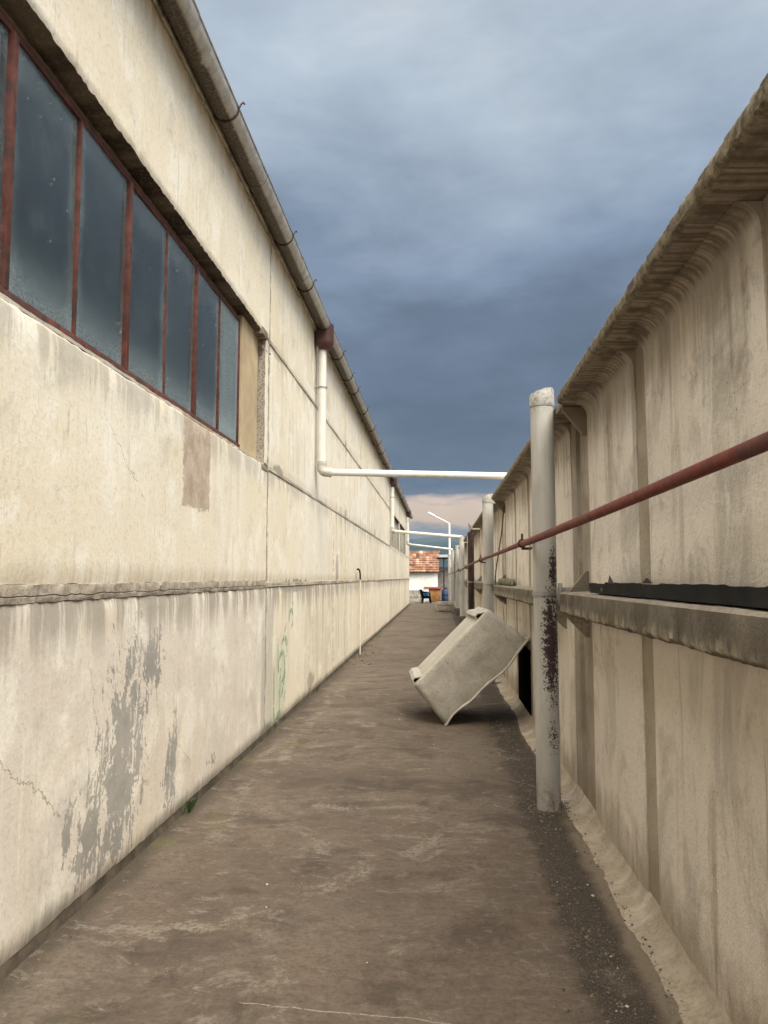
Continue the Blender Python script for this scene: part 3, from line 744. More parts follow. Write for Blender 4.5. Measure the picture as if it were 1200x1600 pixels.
def hopper(yy):
    mb = MB(); z1 = gz(yy)-.02
    A = [-PI/2+PI*k/10 for k in range(11)]
    sec = [(WX+.03, -.14)] + [(gx+.035+.10*math.cos(a), .14*math.sin(a)) for a in A] + [(WX+.03, .14)]
    prev = None
    for f, z in ((1.0, z1+.03), (1.0, z1-.22), (.92, z1-.27), (.55, z1-.33)):
        cur = [mb.bm.verts.new((gx-.02+(px-gx+.02)*f, yy+py*f, z)) for px, py in sec]
        if prev:
            for k in range(len(cur)): mb.bm.faces.new((prev[k], prev[(k+1) % len(cur)], cur[(k+1) % len(cur)], cur[k]))
        else: mb.bm.faces.new(cur)
        prev = cur
    mb.bm.faces.new(prev); mb.build('hopper', M['hopper'], gut)
for yy in (10.57, 26.95, 40.25): hopper(yy)

# green marks sprayed on the second panel: strokes lying on the plaster
def stroke(pts, w):
    mb = MB(); bm = mb.bm; prev = None; n = len(pts)
    for i, (y, z) in enumerate(pts):
        a = pts[max(i-1, 0)]; c = pts[min(i+1, n-1)]; dy, dz = c[0]-a[0], c[1]-a[1]; L = math.hypot(dy, dz) or 1
        ww = w*.75*(.6+.4*math.sin(PI*(i+.5)/n)); ox, oz = -dz/L*ww, dy/L*ww
        cur = (bm.verts.new((WX+.0075, y+ox, z+oz)), bm.verts.new((WX+.0075, y-ox, z-oz)))
        if prev: bm.faces.new((prev[0], prev[1], cur[1], cur[0]))
        prev = cur
    return mb
def arc(cy, cz, ry, rz, a0, a1, n=16): return [(cy+ry*math.cos(a0+(a1-a0)*k/n), cz+rz*math.sin(a0+(a1-a0)*k/n)) for k in range(n+1)]
G1 = [([(8.02, .66), (8.03, .40), (8.05, .16)], .03), (arc(8.16, .22, .13, .14, 2.9, 6.0), .05), ([(8.30, .10), (8.32, .35), (8.36, .62)], .035), (arc(8.42, .62, .17, .16, 3.4, -1.6), .045),
      (arc(8.55, .80, .16, .13, 2.6, -.8), .04), ([(8.48, .92), (8.58, 1.02), (8.66, 1.08)], .035), (arc(8.92, 1.12, .12, .10, 3.6, -1.2), .035), ([(8.98, 1.22), (9.02, 1.32)], .03),
      ([(8.20, .95), (8.22, .80), (8.20, .66)], .02), ([(8.40, .30), (8.52, .42), (8.60, .56)], .035), ([(8.14, .05+.05), (8.26, .13), (8.40, .15)], .05), ([(8.5, .18), (8.62, .34)], .02)]
allb = MB()
for pts, w in G1:
    mbs = stroke(pts, w); tmp = bpy.data.meshes.new('t'); mbs.bm.to_mesh(tmp); mbs.bm.free(); allb.bm.from_mesh(tmp); bpy.data.meshes.remove(tmp)
for i, v in enumerate(allb.bm.verts): v.co.x += .00002*(i % 50)
allb.build('graffiti', M['spray'], wh, smooth=False)

# ------------------------------------------------------------------ drain pipes across the alley
def drain(name_label, y, ztop, zel, end, r, clip=True):
    X = -1.63
    t = thing('drain_pipe', name_label, 'drain pipe', (X, y, zel), 'white drain pipes crossing from the gutter to the posts')
    MB().tube([(X, y, ztop), (X, y, zel+.10)], r, 20).build('downpipe', M['pvc'], t)
    mb = MB(); e = Vector(end); d = (e-Vector((X, y, zel))).normalized()
    arcp = [(X, y, zel+.14), (X, y, zel+.09)] + [tuple(Vector((X, y, zel+.075))*(1-k/6)**2 + Vector((X, y, zel))*2*(k/6)*(1-k/6) + (Vector((X, y, zel))+d*.075)*(k/6)**2) for k in range(7)] + [tuple(Vector((X, y, zel))+d*.13)]
    mb.tube(arcp, r+.008, 20).tube([(X, y, zel+.15), (X, y, zel+.11)], r+.014, 20).tube([tuple(Vector((X, y, zel))+d*.10), tuple(Vector((X, y, zel))+d*.14)], r+.013, 20)
    mb.build('elbow', M['elbow'], t)
    MB().tube([tuple(Vector((X, y, zel))+d*.12), tuple(e)], r*.84, 20).build('cross_pipe', M['pvc'], t)
    if clip:
        for zc in (zel+1.2, ):
            mb = MB(); mb.tube([(X, y, zc-.012), (X, y, zc+.012)], r+.006, 20); mb.box(WX, X, y-.008, y+.008, zc-.008, zc+.008); mb.box(X+r*.5, X+r+.02, y-.03, y-.018, zc-.012, zc+.012)
            mb.build('clip', M['steel'], t)
    return t
drain('nearest white drain pipe with beige elbow crossing the alley from a brown gutter hopper', 10.57, 4.86, 3.065, (1.18, 10.95, 3.03), .058)
drain('second white drain pipe, crossing below the dark sky onto a grey pipe post', 26.95, 4.85, 3.215, (.76, 25.6, 2.93), .066)
drain('farthest white drain pipe, sloping over the tiled roof hut from the warehouse end', 40.25, 4.8, 3.33, (.70, 39.5, 3.02), .062)

# thin standpipe with a hose end
t = thing('standpipe', 'thin white pipe standing against the warehouse wall with black curved hose end', 'pipe', (-1.655, 16.15, 0))
MB().tube([(-1.655, 16.15, 0), (-1.652, 16.14, .7), (-1.655, 16.15, 1.58)], .016, 10).build('pipe', M['infillpale'], t)
MB().tube([(-1.655, 16.15, 1.55), (-1.655, 16.14, 1.66), (-1.655, 16.02, 1.74), (-1.66, 15.82, 1.77), (-1.67, 15.7, 1.76)], .018, 10).build('hose', M['blackplastic'], t)

# ------------------------------------------------------------------ precast concrete wall on the right
FX, CX = .80, .99
cw = thing('concrete_wall', 'stained precast concrete wall with overhanging capping and mid height ledge on the right', 'wall', (CX, 20, 0))
groups = [(-4.2, 5.46, 5.18), (5.62, 11.72, 11.66), (12.1, 18.25, 18.25), (18.75, 25.3, 25.3), (25.9, 31.8, 31.8), (32.4, 39.2, 39.2), (39.8, 45.5, 45.5)]
def flange_jit(k, v):
    d = Vector(v)
    if 1 <= k <= 11:
        a = 1 if v.y < 14 else .6
        w_ = 1 if 3 <= k <= 10 else .5
        d.x += a*w_*(.002*nz(v, 5, 1)+.004*nz(v, 42, 2)+.004*nz(v, 85, 6)); d.z += a*w_*(.002*nz(v, 6, 3)+.004*nz(v, 46, 4)+.004*nz(v, 90, 7))
    d.z += .006*nz((0, v.y, 0), .5)
    return d
strips = [[-3.95, -2.4, -.85, .70, 2.25, 3.81, 5.30], [5.72, 7.1, 8.55, 10.05, 11.6]]
for gi, (a, c, fe) in enumerate(groups):
    st = .03 if a < 10 else .08
    # slab that shows in the joints
    mb = MB(); mb.box(CX+.011, CX+.26, a, c, -.02, 2.77)
    mb.build('wall_slab', M['strip'], cw)
    mb = MB()
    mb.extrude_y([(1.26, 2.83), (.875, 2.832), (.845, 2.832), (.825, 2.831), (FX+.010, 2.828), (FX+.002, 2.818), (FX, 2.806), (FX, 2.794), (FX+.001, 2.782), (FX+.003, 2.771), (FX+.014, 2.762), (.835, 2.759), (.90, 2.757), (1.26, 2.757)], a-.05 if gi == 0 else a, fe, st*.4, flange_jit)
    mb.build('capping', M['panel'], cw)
    mb = MB()
    def cj2(k, v):
        d = Vector(v)
        if 1 <= k <= 5: f = (0, .3, .6, .8, 1, 1)[k]; d.x += f*(.020*nz((0, v.y, 0), 1.9, 3)+.008*nz((0, v.y, k*.3), 8, 4)+.008*nz((0, v.y, k), 25, 6)); d.z += (.007*nz((0, v.y, k*.5), 6, 5)+.005*nz((0, v.y, k), 24, 5))*(k < 5)
        return d
    mb.extrude_y([(CX+.009, .10), (.987, .080), (.970, .046), (.938, .022), (.895, .010), (.845, -.003), (CX+.009, -.012)], a-.05, c+.10, st*1.5, cj2)
    mb.build('cement_fillet', M['panel'], cw)
    sl = strips[gi] if gi < 2 else [a+.08+(c-a-.16)*k/4 for k in range(5)]
    for k, (s0, s1) in enumerate(zip(sl, sl[1:])):
        w0 = .10; w1 = .10 if not (gi == 0 and k == len(sl)-2) else .16
        p0, p1 = s0+w0, s1-w1
        # one panel foot left out, made up to take the black shade sheet
        prof = [(CX+.012, 2.7545), (.915, 2.7545), (.938, 2.749), (.958, 2.737), (.973, 2.72), (.984, 2.697), (CX-.001, 2.66), (CX, 2.4), (CX+.003, 1.9), (CX, 1.5), (CX+.002, 1.0), (CX, .55), (CX, .17), (CX, -.01), (CX+.012, -.01)]
        cut = gi == 1 and k == 2
        if cut: prof = prof[:10]+[(CX, .80), (CX+.012, .80)]
        def pj(i, v, n=len(prof)):
            d = Vector(v); e = min(v.y-p0, p1-v.y)
            if 1 <= i < n-1 and e < .02: d.x += .004
            d.x += .002*nz(v, 1.1, 7)
            
            return d
        mb = MB(); mb.extrude_y(prof, p0, p1, .05 if a < 10 else .25, pj)
        mb.build('wall_panel', M['panel'], cw)
# added black sheet standing in for the deep shade by the tub
MB().box(CX+.002, CX+.0105, 8.66, 9.94, 0.0, .80).build('shade_sheet', M['shade_chair_black'], cw)
# ledges on small gussets
def ledge(a, c):
    st = .025 if a < 4 else .05
    def lj(k, v):
        d = Vector(v)
        if k in (0, 1, 2, 6): d.x += .003*nz(v, 9, 3)+.003*nz(v, 34, 4)
        if k in (0, 6): d.z += .003*nz(v, 8, 1)+.006*nz(v, 38, 2)
        if k in (2, 3): d.z += .004*nz(v, 10, 5)
        d.z -= .0028*(v.y-5) if v.y < 12 else 0
        return d
    mb = MB(); mb.extrude_y([(.828, 1.362), (.818, 1.378), (.820, 1.490), (.832, 1.502), (CX-.002, 1.506), (CX-.002, 1.352), (.86, 1.350)][::-1], a, c, st, lj)
    lo = mb.build('ledge', M['ledge'], cw)
    n = max(1, int((c-a)/3.0))
    for k in range(n+1):
        y = a+.02+(c-a-.10)*k/n
        if a < 0 and y < 3: continue
        mb = MB(); mb.poly([(.835, y, 1.352), (CX+.012, y, 1.352), (CX+.012, y, 1.20), (.98, y, 1.20)], (0, .05, 0)); 
        if k == n: mb.poly([(.87, y, 1.503), (.98, y, 1.64), (CX+.012, y, 1.64), (CX+.012, y, 1.503)], (0, .05, 0))
        mb.build('gusset', M['ledge'], lo)
ledge(-4.1, 5.32); ledge(6.1, 11.72)
for a, c, fe in groups[2:]: ledge(a+.1, c-.1)
# haunch under the near capping end
for y in (5.20, 11.6):
    MB().poly([(.83, y, 2.752), (CX+.012, y, 2.752), (CX+.012, y, 2.56), (.975, y, 2.56)], (0, .05, 0)).build('haunch', M['strip'], cw)
MB().box(.842, 1.255, 5.15, 5.655, 2.759, 2.822, .008).build('filler_block', M['strip'], cw)
# torn roofing felt flap on the capping by the brown post
mb = MB(); prev = None
for k in range(9):
    t = k/8; cur = (mb.bm.verts.new((.80-.10*t, 17.9+.6*t, 2.84-.05*math.sin(t*5))), mb.bm.verts.new((.78-.05*t, 17.9+.5*t, 2.74-.04*t+.03*nz((t*9, 0, 0), 1))))
    if prev: mb.bm.faces.new((prev[0], prev[1], cur[1], cur[0]))
    prev = cur
mb.build('felt_flap', M['greyboard'], cw)

# ------------------------------------------------------------------ pipe posts along the wall
GP = 'pipe posts standing in a row along the right wall'
def post(label, x, y, h, mat, sleeve=False, bracket=True, collar=True, patch=None, r=.083):
    t = thing('pipe_post', label, 'post', (x, y, 0), GP)
    mb = MB()
    lo = -.02
    prof = [(r, lo), (r, .4), (r*1.004, 1.0), (r, 1.9), (r, h-.12)]
    mb.lathe(prof+[(r, h-.02 if not collar else h-.10)], (x, y, 0), 28)
    mb.build('pole', mat, t)
    if collar:
        mb = MB(); seg = 28; rows = []
        for rr, z in ((r+.003, h-.115), (r+.007, h-.105), (r+.006, h-.03), (r+.002, h-.004), (r-.012, h), (r-.014, h-.03)):
            rows.append([mb.bm.verts.new((x+rr*math.cos(2*PI*k/seg), y+rr*math.sin(2*PI*k/seg), z+(.010*nz((math.cos(2*PI*k/seg)*3, math.sin(2*PI*k/seg)*3, y), 1.2)+.022*math.cos(2*PI*k/seg+.4) if z > h-.05 else .003*nz((k, y, 0), .7)))) for k in range(seg)])
        for A, B in zip(rows, rows[1:]):
            for k in range(seg): mb.bm.faces.new((A[k], A[(k+1) % seg], B[(k+1) % seg], B[k]))
        mb.bm.faces.new(rows[-1])
        mb.build('collar', mat, t)
    if sleeve:
        MB().lathe([(r+.02, -.02), (r+.02, .30), (r+.004, .325)], (x, y, 0), 24, .004).build('footing', M['sleeve'], t)
    if bracket:
        mb = MB()
        mb.tube([(x, y, 1.47), (x, y, 1.50)], r+.006, 24)
        mb.box(x+r-.01, x+.19, y-.05, y-.044, 1.44, 1.53, .002); mb.box(x+r, x+r+.025, y-.10, y-.05, 1.40, 1.56, .002); mb.tube([(x+r+.012, y-.11, 1.40), (x+r+.03, y-.02, 1.54)], .007, 6)
        mb.build('bracket', M['steel'], t)
    return t
post('nearest grey pipe post with a dark chipped patch beside the ledge end', .75, 5.55, 2.94, M['postA'])
post('grey pipe post just behind the white tub, second from the camera', .76, 11.94, 2.86, M['post'])
post('dark rust brown pipe post between pale grey ones', .76, 18.6, 2.70, M['postbrown'], collar=False)
post('grey pipe post that carries the end of the second drain pipe', .76, 25.6, 2.98, M['post'], True, False, False)
post('grey pipe post with dark footing right beside the pallet stack', .76, 32.2, 2.95, M['post'], True, False, False)
post('far grey pipe post under the end of the farthest drain pipe', .70, 39.5, 3.0, M['post'], False, False, False)
post('last pipe post at the far end, partly hiding the blue drum', .62, 46.2, 2.98, M['post'], False, False, False)

# ------------------------------------------------------------------ red pipe slung along the posts
rl = thing('red_pipe', 'rusty red iron pipe slung waist high in front of the grey posts', 'pipe', (.66, 5.4, 1.85))
def cat(P, n):
    out = []
    P = [Vector(p) for p in P]; Q = [P[0]*2-P[1]]+P+[P[-1]*2-P[-2]]
    for i in range(1, len(Q)-2):
        for k in range(n):
            t = k/n; a, b, c, d = Q[i-1:i+3]
            out.append(.5*((2*b)+(c-a)*t+(2*a-5*b+4*c-d)*t*t+(3*b-a-3*c+d)*t**3))
    return out+[P[-1]]
MB().tube([(.975, .75, 2.01), (.88, 2.1, 1.963), (.765, 3.75, 1.907), (.640, 5.50, 1.853), (.640, 6.02, 1.860)], .0245, 16).build('near_length', M['rail'], rl)
MB().tube(cat([(.640, 5.95, 1.860), (.643, 9, 1.862), (.640, 12.1, 1.868), (.640, 15, 1.862), (.640, 18.6, 1.845), (.640, 22, 1.815), (.643, 25.6, 1.835), (.64, 29, 1.80), (.632, 32.2, 1.81), (.60, 36, 1.76), (.57, 39.5, 1.775), (.5, 45.6, 1.72)], 6), .0205, 12).build('far_length', M['rail'], rl)
for (x, y, z) in ((.640, 5.98, 1.860), (.640, 11.84, 1.868), (.640, 18.5, 1.845), (.643, 25.5, 1.835)):
    mb = MB(); mb.tube([(x, y-.03, z), (x, y+.03, z)], .034, 14); mb.box(x-.008, x+.008, y-.012, y+.012, z, z+.075, .002); mb.box(x-.006, x+.07, y-.015, y+.0, z-.05, z-.03, .002); mb.tube([(x+.05, y-.02, z-.04), (x+.05, y-.36 if y < 7 else y+.02, z-.04)], .008, 8)
    mb.build('clamp', M['rust'], rl)

# ------------------------------------------------------------------ things lying on the ledges
t = thing('plastic_channel', 'broken black plastic channel lying along the near concrete ledge', 'channel', (.88, 2.6, 1.51))
mb = MB()
def zl(y): return 1.5105-.0028*(y-5)
def cj(k, v):
    d = Vector(v); d.z += zl(v.y)+.002*nz((0, v.y, 0), 4)
    if k in (0, 1): d.z += .003*nz(v, 12)+(-.008 if nz((0, v.y, 0), 3.3) > .38 else 0)
    if k in (4, 5): d.z += .003*nz(v, 10, 4)-(.005 if nz((0, v.y, 3), 2.7) > .1 else 0)
    return d
mb.extrude_y([(.850, .055), (.856, .055), (.862, .007), (.935, .007), (.940, .058), (.946, .058), (.940, 0), (.858, 0)][::1], .4, 4.47, .04, cj)
mb.build('trough', M['blackplastic'], t)
MB().box(.852, .8585, 4.10, 4.16, zl(4.1)+.012, zl(4.1)+.032).build('slot', M['dark'], t)
mb = MB(); mb.poly([(.93, 3.45, zl(4)+.06), (.93, 3.62, zl(4)+.06), (.93, 3.54, zl(4)+.085)], (.004, 0, 0)); mb.build('torn_shard', M['dark'], t); mb = MB(); mb.poly([(.90, 4.05, zl(4)+.05), (.90, 4.2, zl(4)+.05), (.90, 4.16, zl(4)+.10)], (.004, .01, 0))
mb.build('torn_shard', M['dark'], t)
def stone(label, c, s, seed):
    mb = MB(); bmesh.ops.create_icosphere(mb.bm, subdivisions=3, radius=1)
    for v in mb.bm.verts:
        v.co *= 1+.25*nz(v.co, 1.3, seed)+.08*nz(v.co, 4, seed); v.co.z = max(v.co.z, -.55)
        v.co = Vector((v.co.x*s[0], v.co.y*s[1], v.co.z*s[2]))+Vector(c)
    o = mb.build('stone', M['stone'], None, origin=(c[0], c[1], c[2]-.55*s[2])); tag(o, label, 'stone', 'stones lying on the far ledge')
zL = 1.506-.0028*6
stone('mossy grey stone on the ledge, next to the leaning rod', (.895, 11.1, zL+.035), (.05, .30, .062), 1)
stone('long mossy stone between two others on the ledge', (.90, 10.3, zL+.035), (.055, .27, .066), 2)
stone('mossy stone on the ledge, nearest to the camera', (.895, 9.6, zL+.035), (.05, .20, .058), 3)
o = MB().tube(cat([(.835, 11.66, 1.40), (.85, 11.63, 1.70), (.93, 11.5, 2.25), (.968, 11.42, 2.66)], 5), .009, 8).build('metal_rod', M['rust'], None, origin=(.835, 11.66, 1.4))
tag(o, 'thin bent rod leaning on the wall behind the second post', 'rod')

# ------------------------------------------------------------------ tipped white tub
TB = Vector((.06, 8.53, 0))
tb = thing('plastic_tub', 'dirty white plastic tub tipped on its corner and leaning against the right wall', 'tub', TB)
u = Vector((.7071, 0, .7071)); dpt = Vector((-.7071, 0, .7071)); w = Vector((0, 1, 0))
yaw = Matrix.Rotation(math.radians(4.5), 3, 'Z')
def TP(a, b, c):   # a along the length, b across, c from rim (0) to base (.6)
    return TB + Vector((.0, 0, .012)) + yaw @ (u*a + w*b + dpt*c)
LEN, WID, DEP = 1.27, 1.0, .52
def inset(c): return .055*(c/DEP)
def wall_loop(c, off=0, n=(26, 18), rad=.045):
    i = inset(c)+off; a0, a1, b0, b1 = i, LEN-i*1.05, i*.55, WID-i*.55; pts = []
    def corner(ca, cb, s): return [(ca+rad*math.cos(s+PI/2*k/5), cb+rad*math.sin(s+PI/2*k/5)) for k in range(6)]
    C = [corner(a1-rad, b0+rad, -PI/2), corner(a1-rad, b1-rad, 0), corner(a0+rad, b1-rad, PI/2), corner(a0+rad, b0+rad, PI)]
    for q in range(4):
        A = C[q]; B = C[(q+1) % 4]; pts += A; m_ = n[(q+1) % 2]
        for k in range(1, m_): t = k/m_; pts.append((A[-1][0]*(1-t)+B[0][0]*t, A[-1][1]*(1-t)+B[0][1]*t))
    return pts
mb = MB(); rows = []
def rimwave(a, b): 
    t = a/LEN
    return   .022*math.sin(t*PI*2.1+.3)+.010*math.sin(t*PI*5)+.008*nz((a*4, b*4, 0), 1)-.012
prof = [(0, .026, .0), (0, .020, -.012), (0, .0, -.010), (.03, -.001, 0)] + [(DEP*k/9, 0, 0) for k in range(1, 9)] + [(DEP-.018, 0, 0), (DEP-.006, .004, 0), (DEP, .018, 0), (DEP+.001, .05, 0)]
for (c, off, dz) in prof:
    row = []
    for (a, b) in wall_loop(c, -off if c < .02 else off):
        f = max(0, 1-c/DEP); cc = c+dz
        cc += rimwave(a, b)*f**2 if b < WID*.5 else .5*rimwave(a, b)*f**2
        bulge = .011*nz((a*3, b*3, c*4), 1)+.005*nz((a*8, b*8, c*8), 1)-.006*(abs(c-.30) < .05)
        mid = 4*(a/LEN)*(1-a/LEN)*f*.020
        row.append(mb.bm.verts.new(TP(a, b+(bulge-mid if b < WID*.5 else bulge), cc)))
    rows.append(row)
for A, B in zip(rows, rows[1:]):
    for k in range(len(A)): mb.bm.faces.new((A[k], A[(k+1) % len(A)], B[(k+1) % len(A)], B[k]))
mb.bm.faces.new(rows[-1])
sh = mb.build('shell', M['tub'], tb)
sd = sh.modifiers.new('thick', 'SOLIDIFY'); sd.thickness = .014; sd.offset = -1 if True else 1
mb = MB(); lp_ = []
for (a, b) in wall_loop(0, -.020): lp_.append(TP(a, b-(.02*4*(a/LEN)*(1-a/LEN) if b < WID*.5 else 0), rimwave(a, b)*(1 if b < WID*.5 else .5)-.006))
seg = 8; rings = []
for i, p in enumerate(lp_):
    t = (lp_[(i+1) % len(lp_)]-lp_[i-1]).normalized(); a_ = (dpt2 - t*dpt2.dot(t)).normalized() if False else (yaw @ dpt - t*(yaw @ dpt).dot(t)).normalized(); b_ = t.cross(a_)
    rr = .014+.003*nz(p, 6, 2)
    rings.append([mb.bm.verts.new(p+a_*math.cos(2*PI*k/seg)*rr+b_*math.sin(2*PI*k/seg)*rr*1.3) for k in range(seg)])
for i in range(len(rings)):
    A, B = rings[i], rings[(i+1) % len(rings)]
    for k in range(seg): mb.bm.faces.new((A[k], A[(k+1) % seg], B[(k+1) % seg], B[k]))
mb.build('rim', M['rim'], tb)
# folded feet across the base, open at the near end
def foot(a0, a1):
    mb = MB(); b0, b1 = .055, WID-.08; h = .060
    ol = [(a0, DEP-.01), (a0+.012, DEP+h), (a0+.055, DEP+h+.004), (a1, DEP-.01)]
    il = [(a0+.012, DEP-.005), (a0+.022, DEP+h-.010), (a0+.050, DEP+h-.008), (a1-.022, DEP-.005)]
    R = []
    for b in (b0, (b0+b1)/2, b1):
        R.append(([mb.bm.verts.new(TP(a+.004*nz((a, b, 0), 3), b, c)) for a, c in ol], [mb.bm.verts.new(TP(a, b, c)) for a, c in il]))
    for (O1, I1), (O2, I2) in zip(R, R[1:]):
        for k in range(3): mb.bm.faces.new((O1[k], O1[k+1], O2[k+1], O2[k])); mb.bm.faces.new((I1[k], I1[k+1], I2[k+1], I2[k]))
    for O, I in (R[0], R[-1]):
        for k in range(3): mb.bm.faces.new((O[k], O[k+1], I[k+1], I[k]))
    mb.build('foot', M['tub'], tb)
    MB().poly([tuple(TP(a, b0+.05, c)) for a, c in il], tuple(yaw @ Vector((0, .004, 0)))).build('foot_shade', M['shade_chair_black'], tb)  # black plate painting the shade inside the foot
foot(.058, .215); foot(LEN-.225, LEN-.068)

# ------------------------------------------------------------------ loose grit, litter, weeds
mb = MB(); bm = mb.bm
def pebble(c, r):
    q = [Vector((random.uniform(-1, 1), random.uniform(-1, 1), random.uniform(-.3, 1))).normalized()*r*random.uniform(.6, 1.2) for _ in range(6)]
    vs = [bm.verts.new(Vector(c)+Vector(v)) for v in ((r, 0, 0), (-r*.8, r*.3, 0), (0, -r, 0), (0, r*.9, 0), (r*.1, 0, r*.8), (0, .1*r, -r*.4))]
    for v, d in zip(vs, q): v.co += d*.45
    for f in ((0, 3, 4), (3, 1, 4), (1, 2, 4), (2, 0, 4), (3, 0, 5), (1, 3, 5), (2, 1, 5), (0, 2, 5)): bm.faces.new([vs[i] for i in f])
for i in range(4200):
    y = 2.3+6.5*random.random()**1.15; x = random.gauss(.66, .075)
    if x > .85 or random.random() < .5*(.5+nz((x*2, y*1.2, 0), 1.5)): continue
    pebble((x, y, .003), random.choice((.002, .003, .003, .004, .006, .010 if random.random() < .5 else .005)))
for i in range(700): pebble((random.uniform(-1.65, .9), random.uniform(2.3, 12), .004), random.choice((.002, .003, .004)))
for i in range(260): pebble((-1.70+abs(random.gauss(0, .05)), random.uniform(2.5, 14), .004), random.choice((.003, .005, .007)))
for i in range(70): pebble((-1.5+random.gauss(0, .17), 15.6+random.gauss(0, .9), .006), random.choice((.01, .02, .03)))
for i in range(420):
    a = random.uniform(0, 2*PI); r_ = .085+abs(random.gauss(0, .07)); pebble((.75+r_*math.cos(a), 5.55+r_*math.sin(a), .004), random.choice((.003, .004, .006, .009)))
for i in range(500): pebble((.90-abs(random.gauss(0, .05)), random.uniform(2.4, 7.5), .012), random.choice((.002, .003, .004, .007)))
o = mb.build('gravel', M['grit'], None, smooth=False); o['kind'] = 'stuff'; tag(o, 'dark loose grit scattered along the foot of the walls', 'gravel')
mb = MB(); bm = mb.bm
for i in range(16): pebble((random.uniform(-1.4, .9), random.uniform(2.6, 9), .004), random.choice((.003, .004, .006)))
for i in range(10): pebble((random.gauss(.72, .09), random.uniform(2.6, 6.5), .006), random.choice((.004, .006, .009)))
o = mb.build('litter', M['litter'], None, smooth=False); o['kind'] = 'stuff'; tag(o, 'pale crumbs of plaster lying on the alley floor', 'litter')
def weed(label, c, n, h):
    mb = MB(); bm = mb.bm
    for i in range(n):
        a = random.uniform(0, 2*PI); l = h*random.uniform(.4, 1); p = Vector(c)+Vector((abs(random.gauss(0, .012)), random.gauss(0, .035), 0)); d = Vector((abs(math.cos(a))*.35, math.sin(a)*.5, 1)).normalized(); s = Vector((math.sin(a), math.cos(a), 0))*.004
        v = [bm.verts.new(p-s), bm.verts.new(p+s), bm.verts.new(p+d*l*.6+s*.8), bm.verts.new(p+d*l+Vector((.01, 0, -.2*l))), bm.verts.new(p+d*l*.6-s*.8)]
        bm.faces.new(v)
    o = mb.build('weed', M['foliage'], None, smooth=False, origin=c); tag(o, label, 'weed', 'weeds at the foot of the warehouse')
weed('small grass tuft in the joint at the warehouse foot, below the flaked grey patch', (-1.735, 5.32, .0), 40, .13)
weed('low weed at the warehouse foot under the third wall panel', (-1.735, 10.9, .0), 24, .09)

# ------------------------------------------------------------------ far end of the alley
# low hut with a tiled roof
hb = thing('hut', 'low whitewashed hut with an orange clay tile roof at the end of the alley', 'hut', (-3.2, 52, 0))
mb = MB(); mb.box(-6.4, -.10, 52, 55, -.02, 2.12); mb.poly([(-.10, 52, 2.12), (-.10, 55, 2.12), (-.10, 54, 3.2)], (-6.3, 0, 0)); mb.build('wall', M['whitewash'], hb)
mb = MB(); mb.box(-1.12, -1.02, 51.94, 51.998, 0, 2.0); mb.box(-.33, -.25, 51.94, 51.998, 0, 2.0); mb.box(-1.02, -.33, 51.94, 51.998, 1.92, 2.0); dfm = mb.build('door_frame', M['whitewash'], hb)
MB().box(-1.018, -.332, 51.96, 51.996, 0, 1.918, .004).build('door', M['doorwhite'], dfm)
mb = MB(); rowsn, cols = 9, 150; slope = Vector((0, 2.35, 1.42)); x0, x1 = -6.6, .0; org = Vector((0, 51.72, 1.93)); prev = None
nrm = Vector((0, -slope.z, slope.y)).normalized()
for r_ in range(rowsn):
    for e in (0, 1):
        p = org+slope*((r_+(1.06 if e else 0))/rowsn); cur = []
        for k in range(cols*2+1):
            x = x0+(x1-x0)*k/(cols*2); hh = .032*abs(math.sin(PI*(x)/.23)) + (.045 if e == 0 else .005) + .008*nz((x*4, r_*2, 0), 1)
            cur.append(mb.bm.verts.new(Vector((x, 0, 0))+p+nrm*hh))
        if prev:
            for k in range(cols*2): mb.bm.faces.new((prev[k], prev[k+1], cur[k+1], cur[k]))
        prev = cur
mb.poly([(x0, 51.78, 1.92), (x1, 51.78, 1.92), (x1, 54.07, 3.30), (x0, 54.07, 3.30)], (0, 0, .03))
mb.poly([(x0, 54.08, 3.33), (x1, 54.08, 3.33), (x1, 56.4, 1.9), (x0, 56.4, 1.9)], (0, 0, .05))
rf = mb.build('roof', M['tile'], hb, origin=(-3.2, 51.7, 1.9))
mb = MB()
for k in range(17): mb.tube([(x0+.39*k, 54.1, 3.36), (x0+.39*k+.41, 54.1, 3.37)], .085, 10)
mb.build('ridge', M['tile'], rf)
# grey shed with dark frame beside it
sb = thing('shed', 'grey boarded lean-to shed with dark timber frame right of the hut', 'shed', (.45, 54, 0))
mb = MB()
for k in range(11): mb.box(-.06+.10*k, .035+.10*k, 54+.01*(k % 2), 54.05+.01*(k % 2), 0, 2.2+.02*(k % 3))
mb.box(-.06, 1.1, 54.08, 56, 0, 2.3); mb.build('board_wall', M['greyboard'], sb)
mb = MB(); mb.box(.28, .38, 53.2, 53.3, 0, 2.85); mb.box(-.1, 1.2, 53.18, 53.32, 2.85, 2.95); mb.box(.0, .29, 53.22, 53.28, 1.94, 2.02); mb.box(1.0, 1.1, 53.2, 53.3, 0, 2.85); mb.build('frame', M['darkpost'], sb)
MB().poly([(-.15, 53.0, 2.96), (1.3, 53.0, 2.96), (1.3, 56.2, 3.2), (-.15, 56.2, 3.2)], (0, 0, .04)).build('roof', M['roof'], sb)
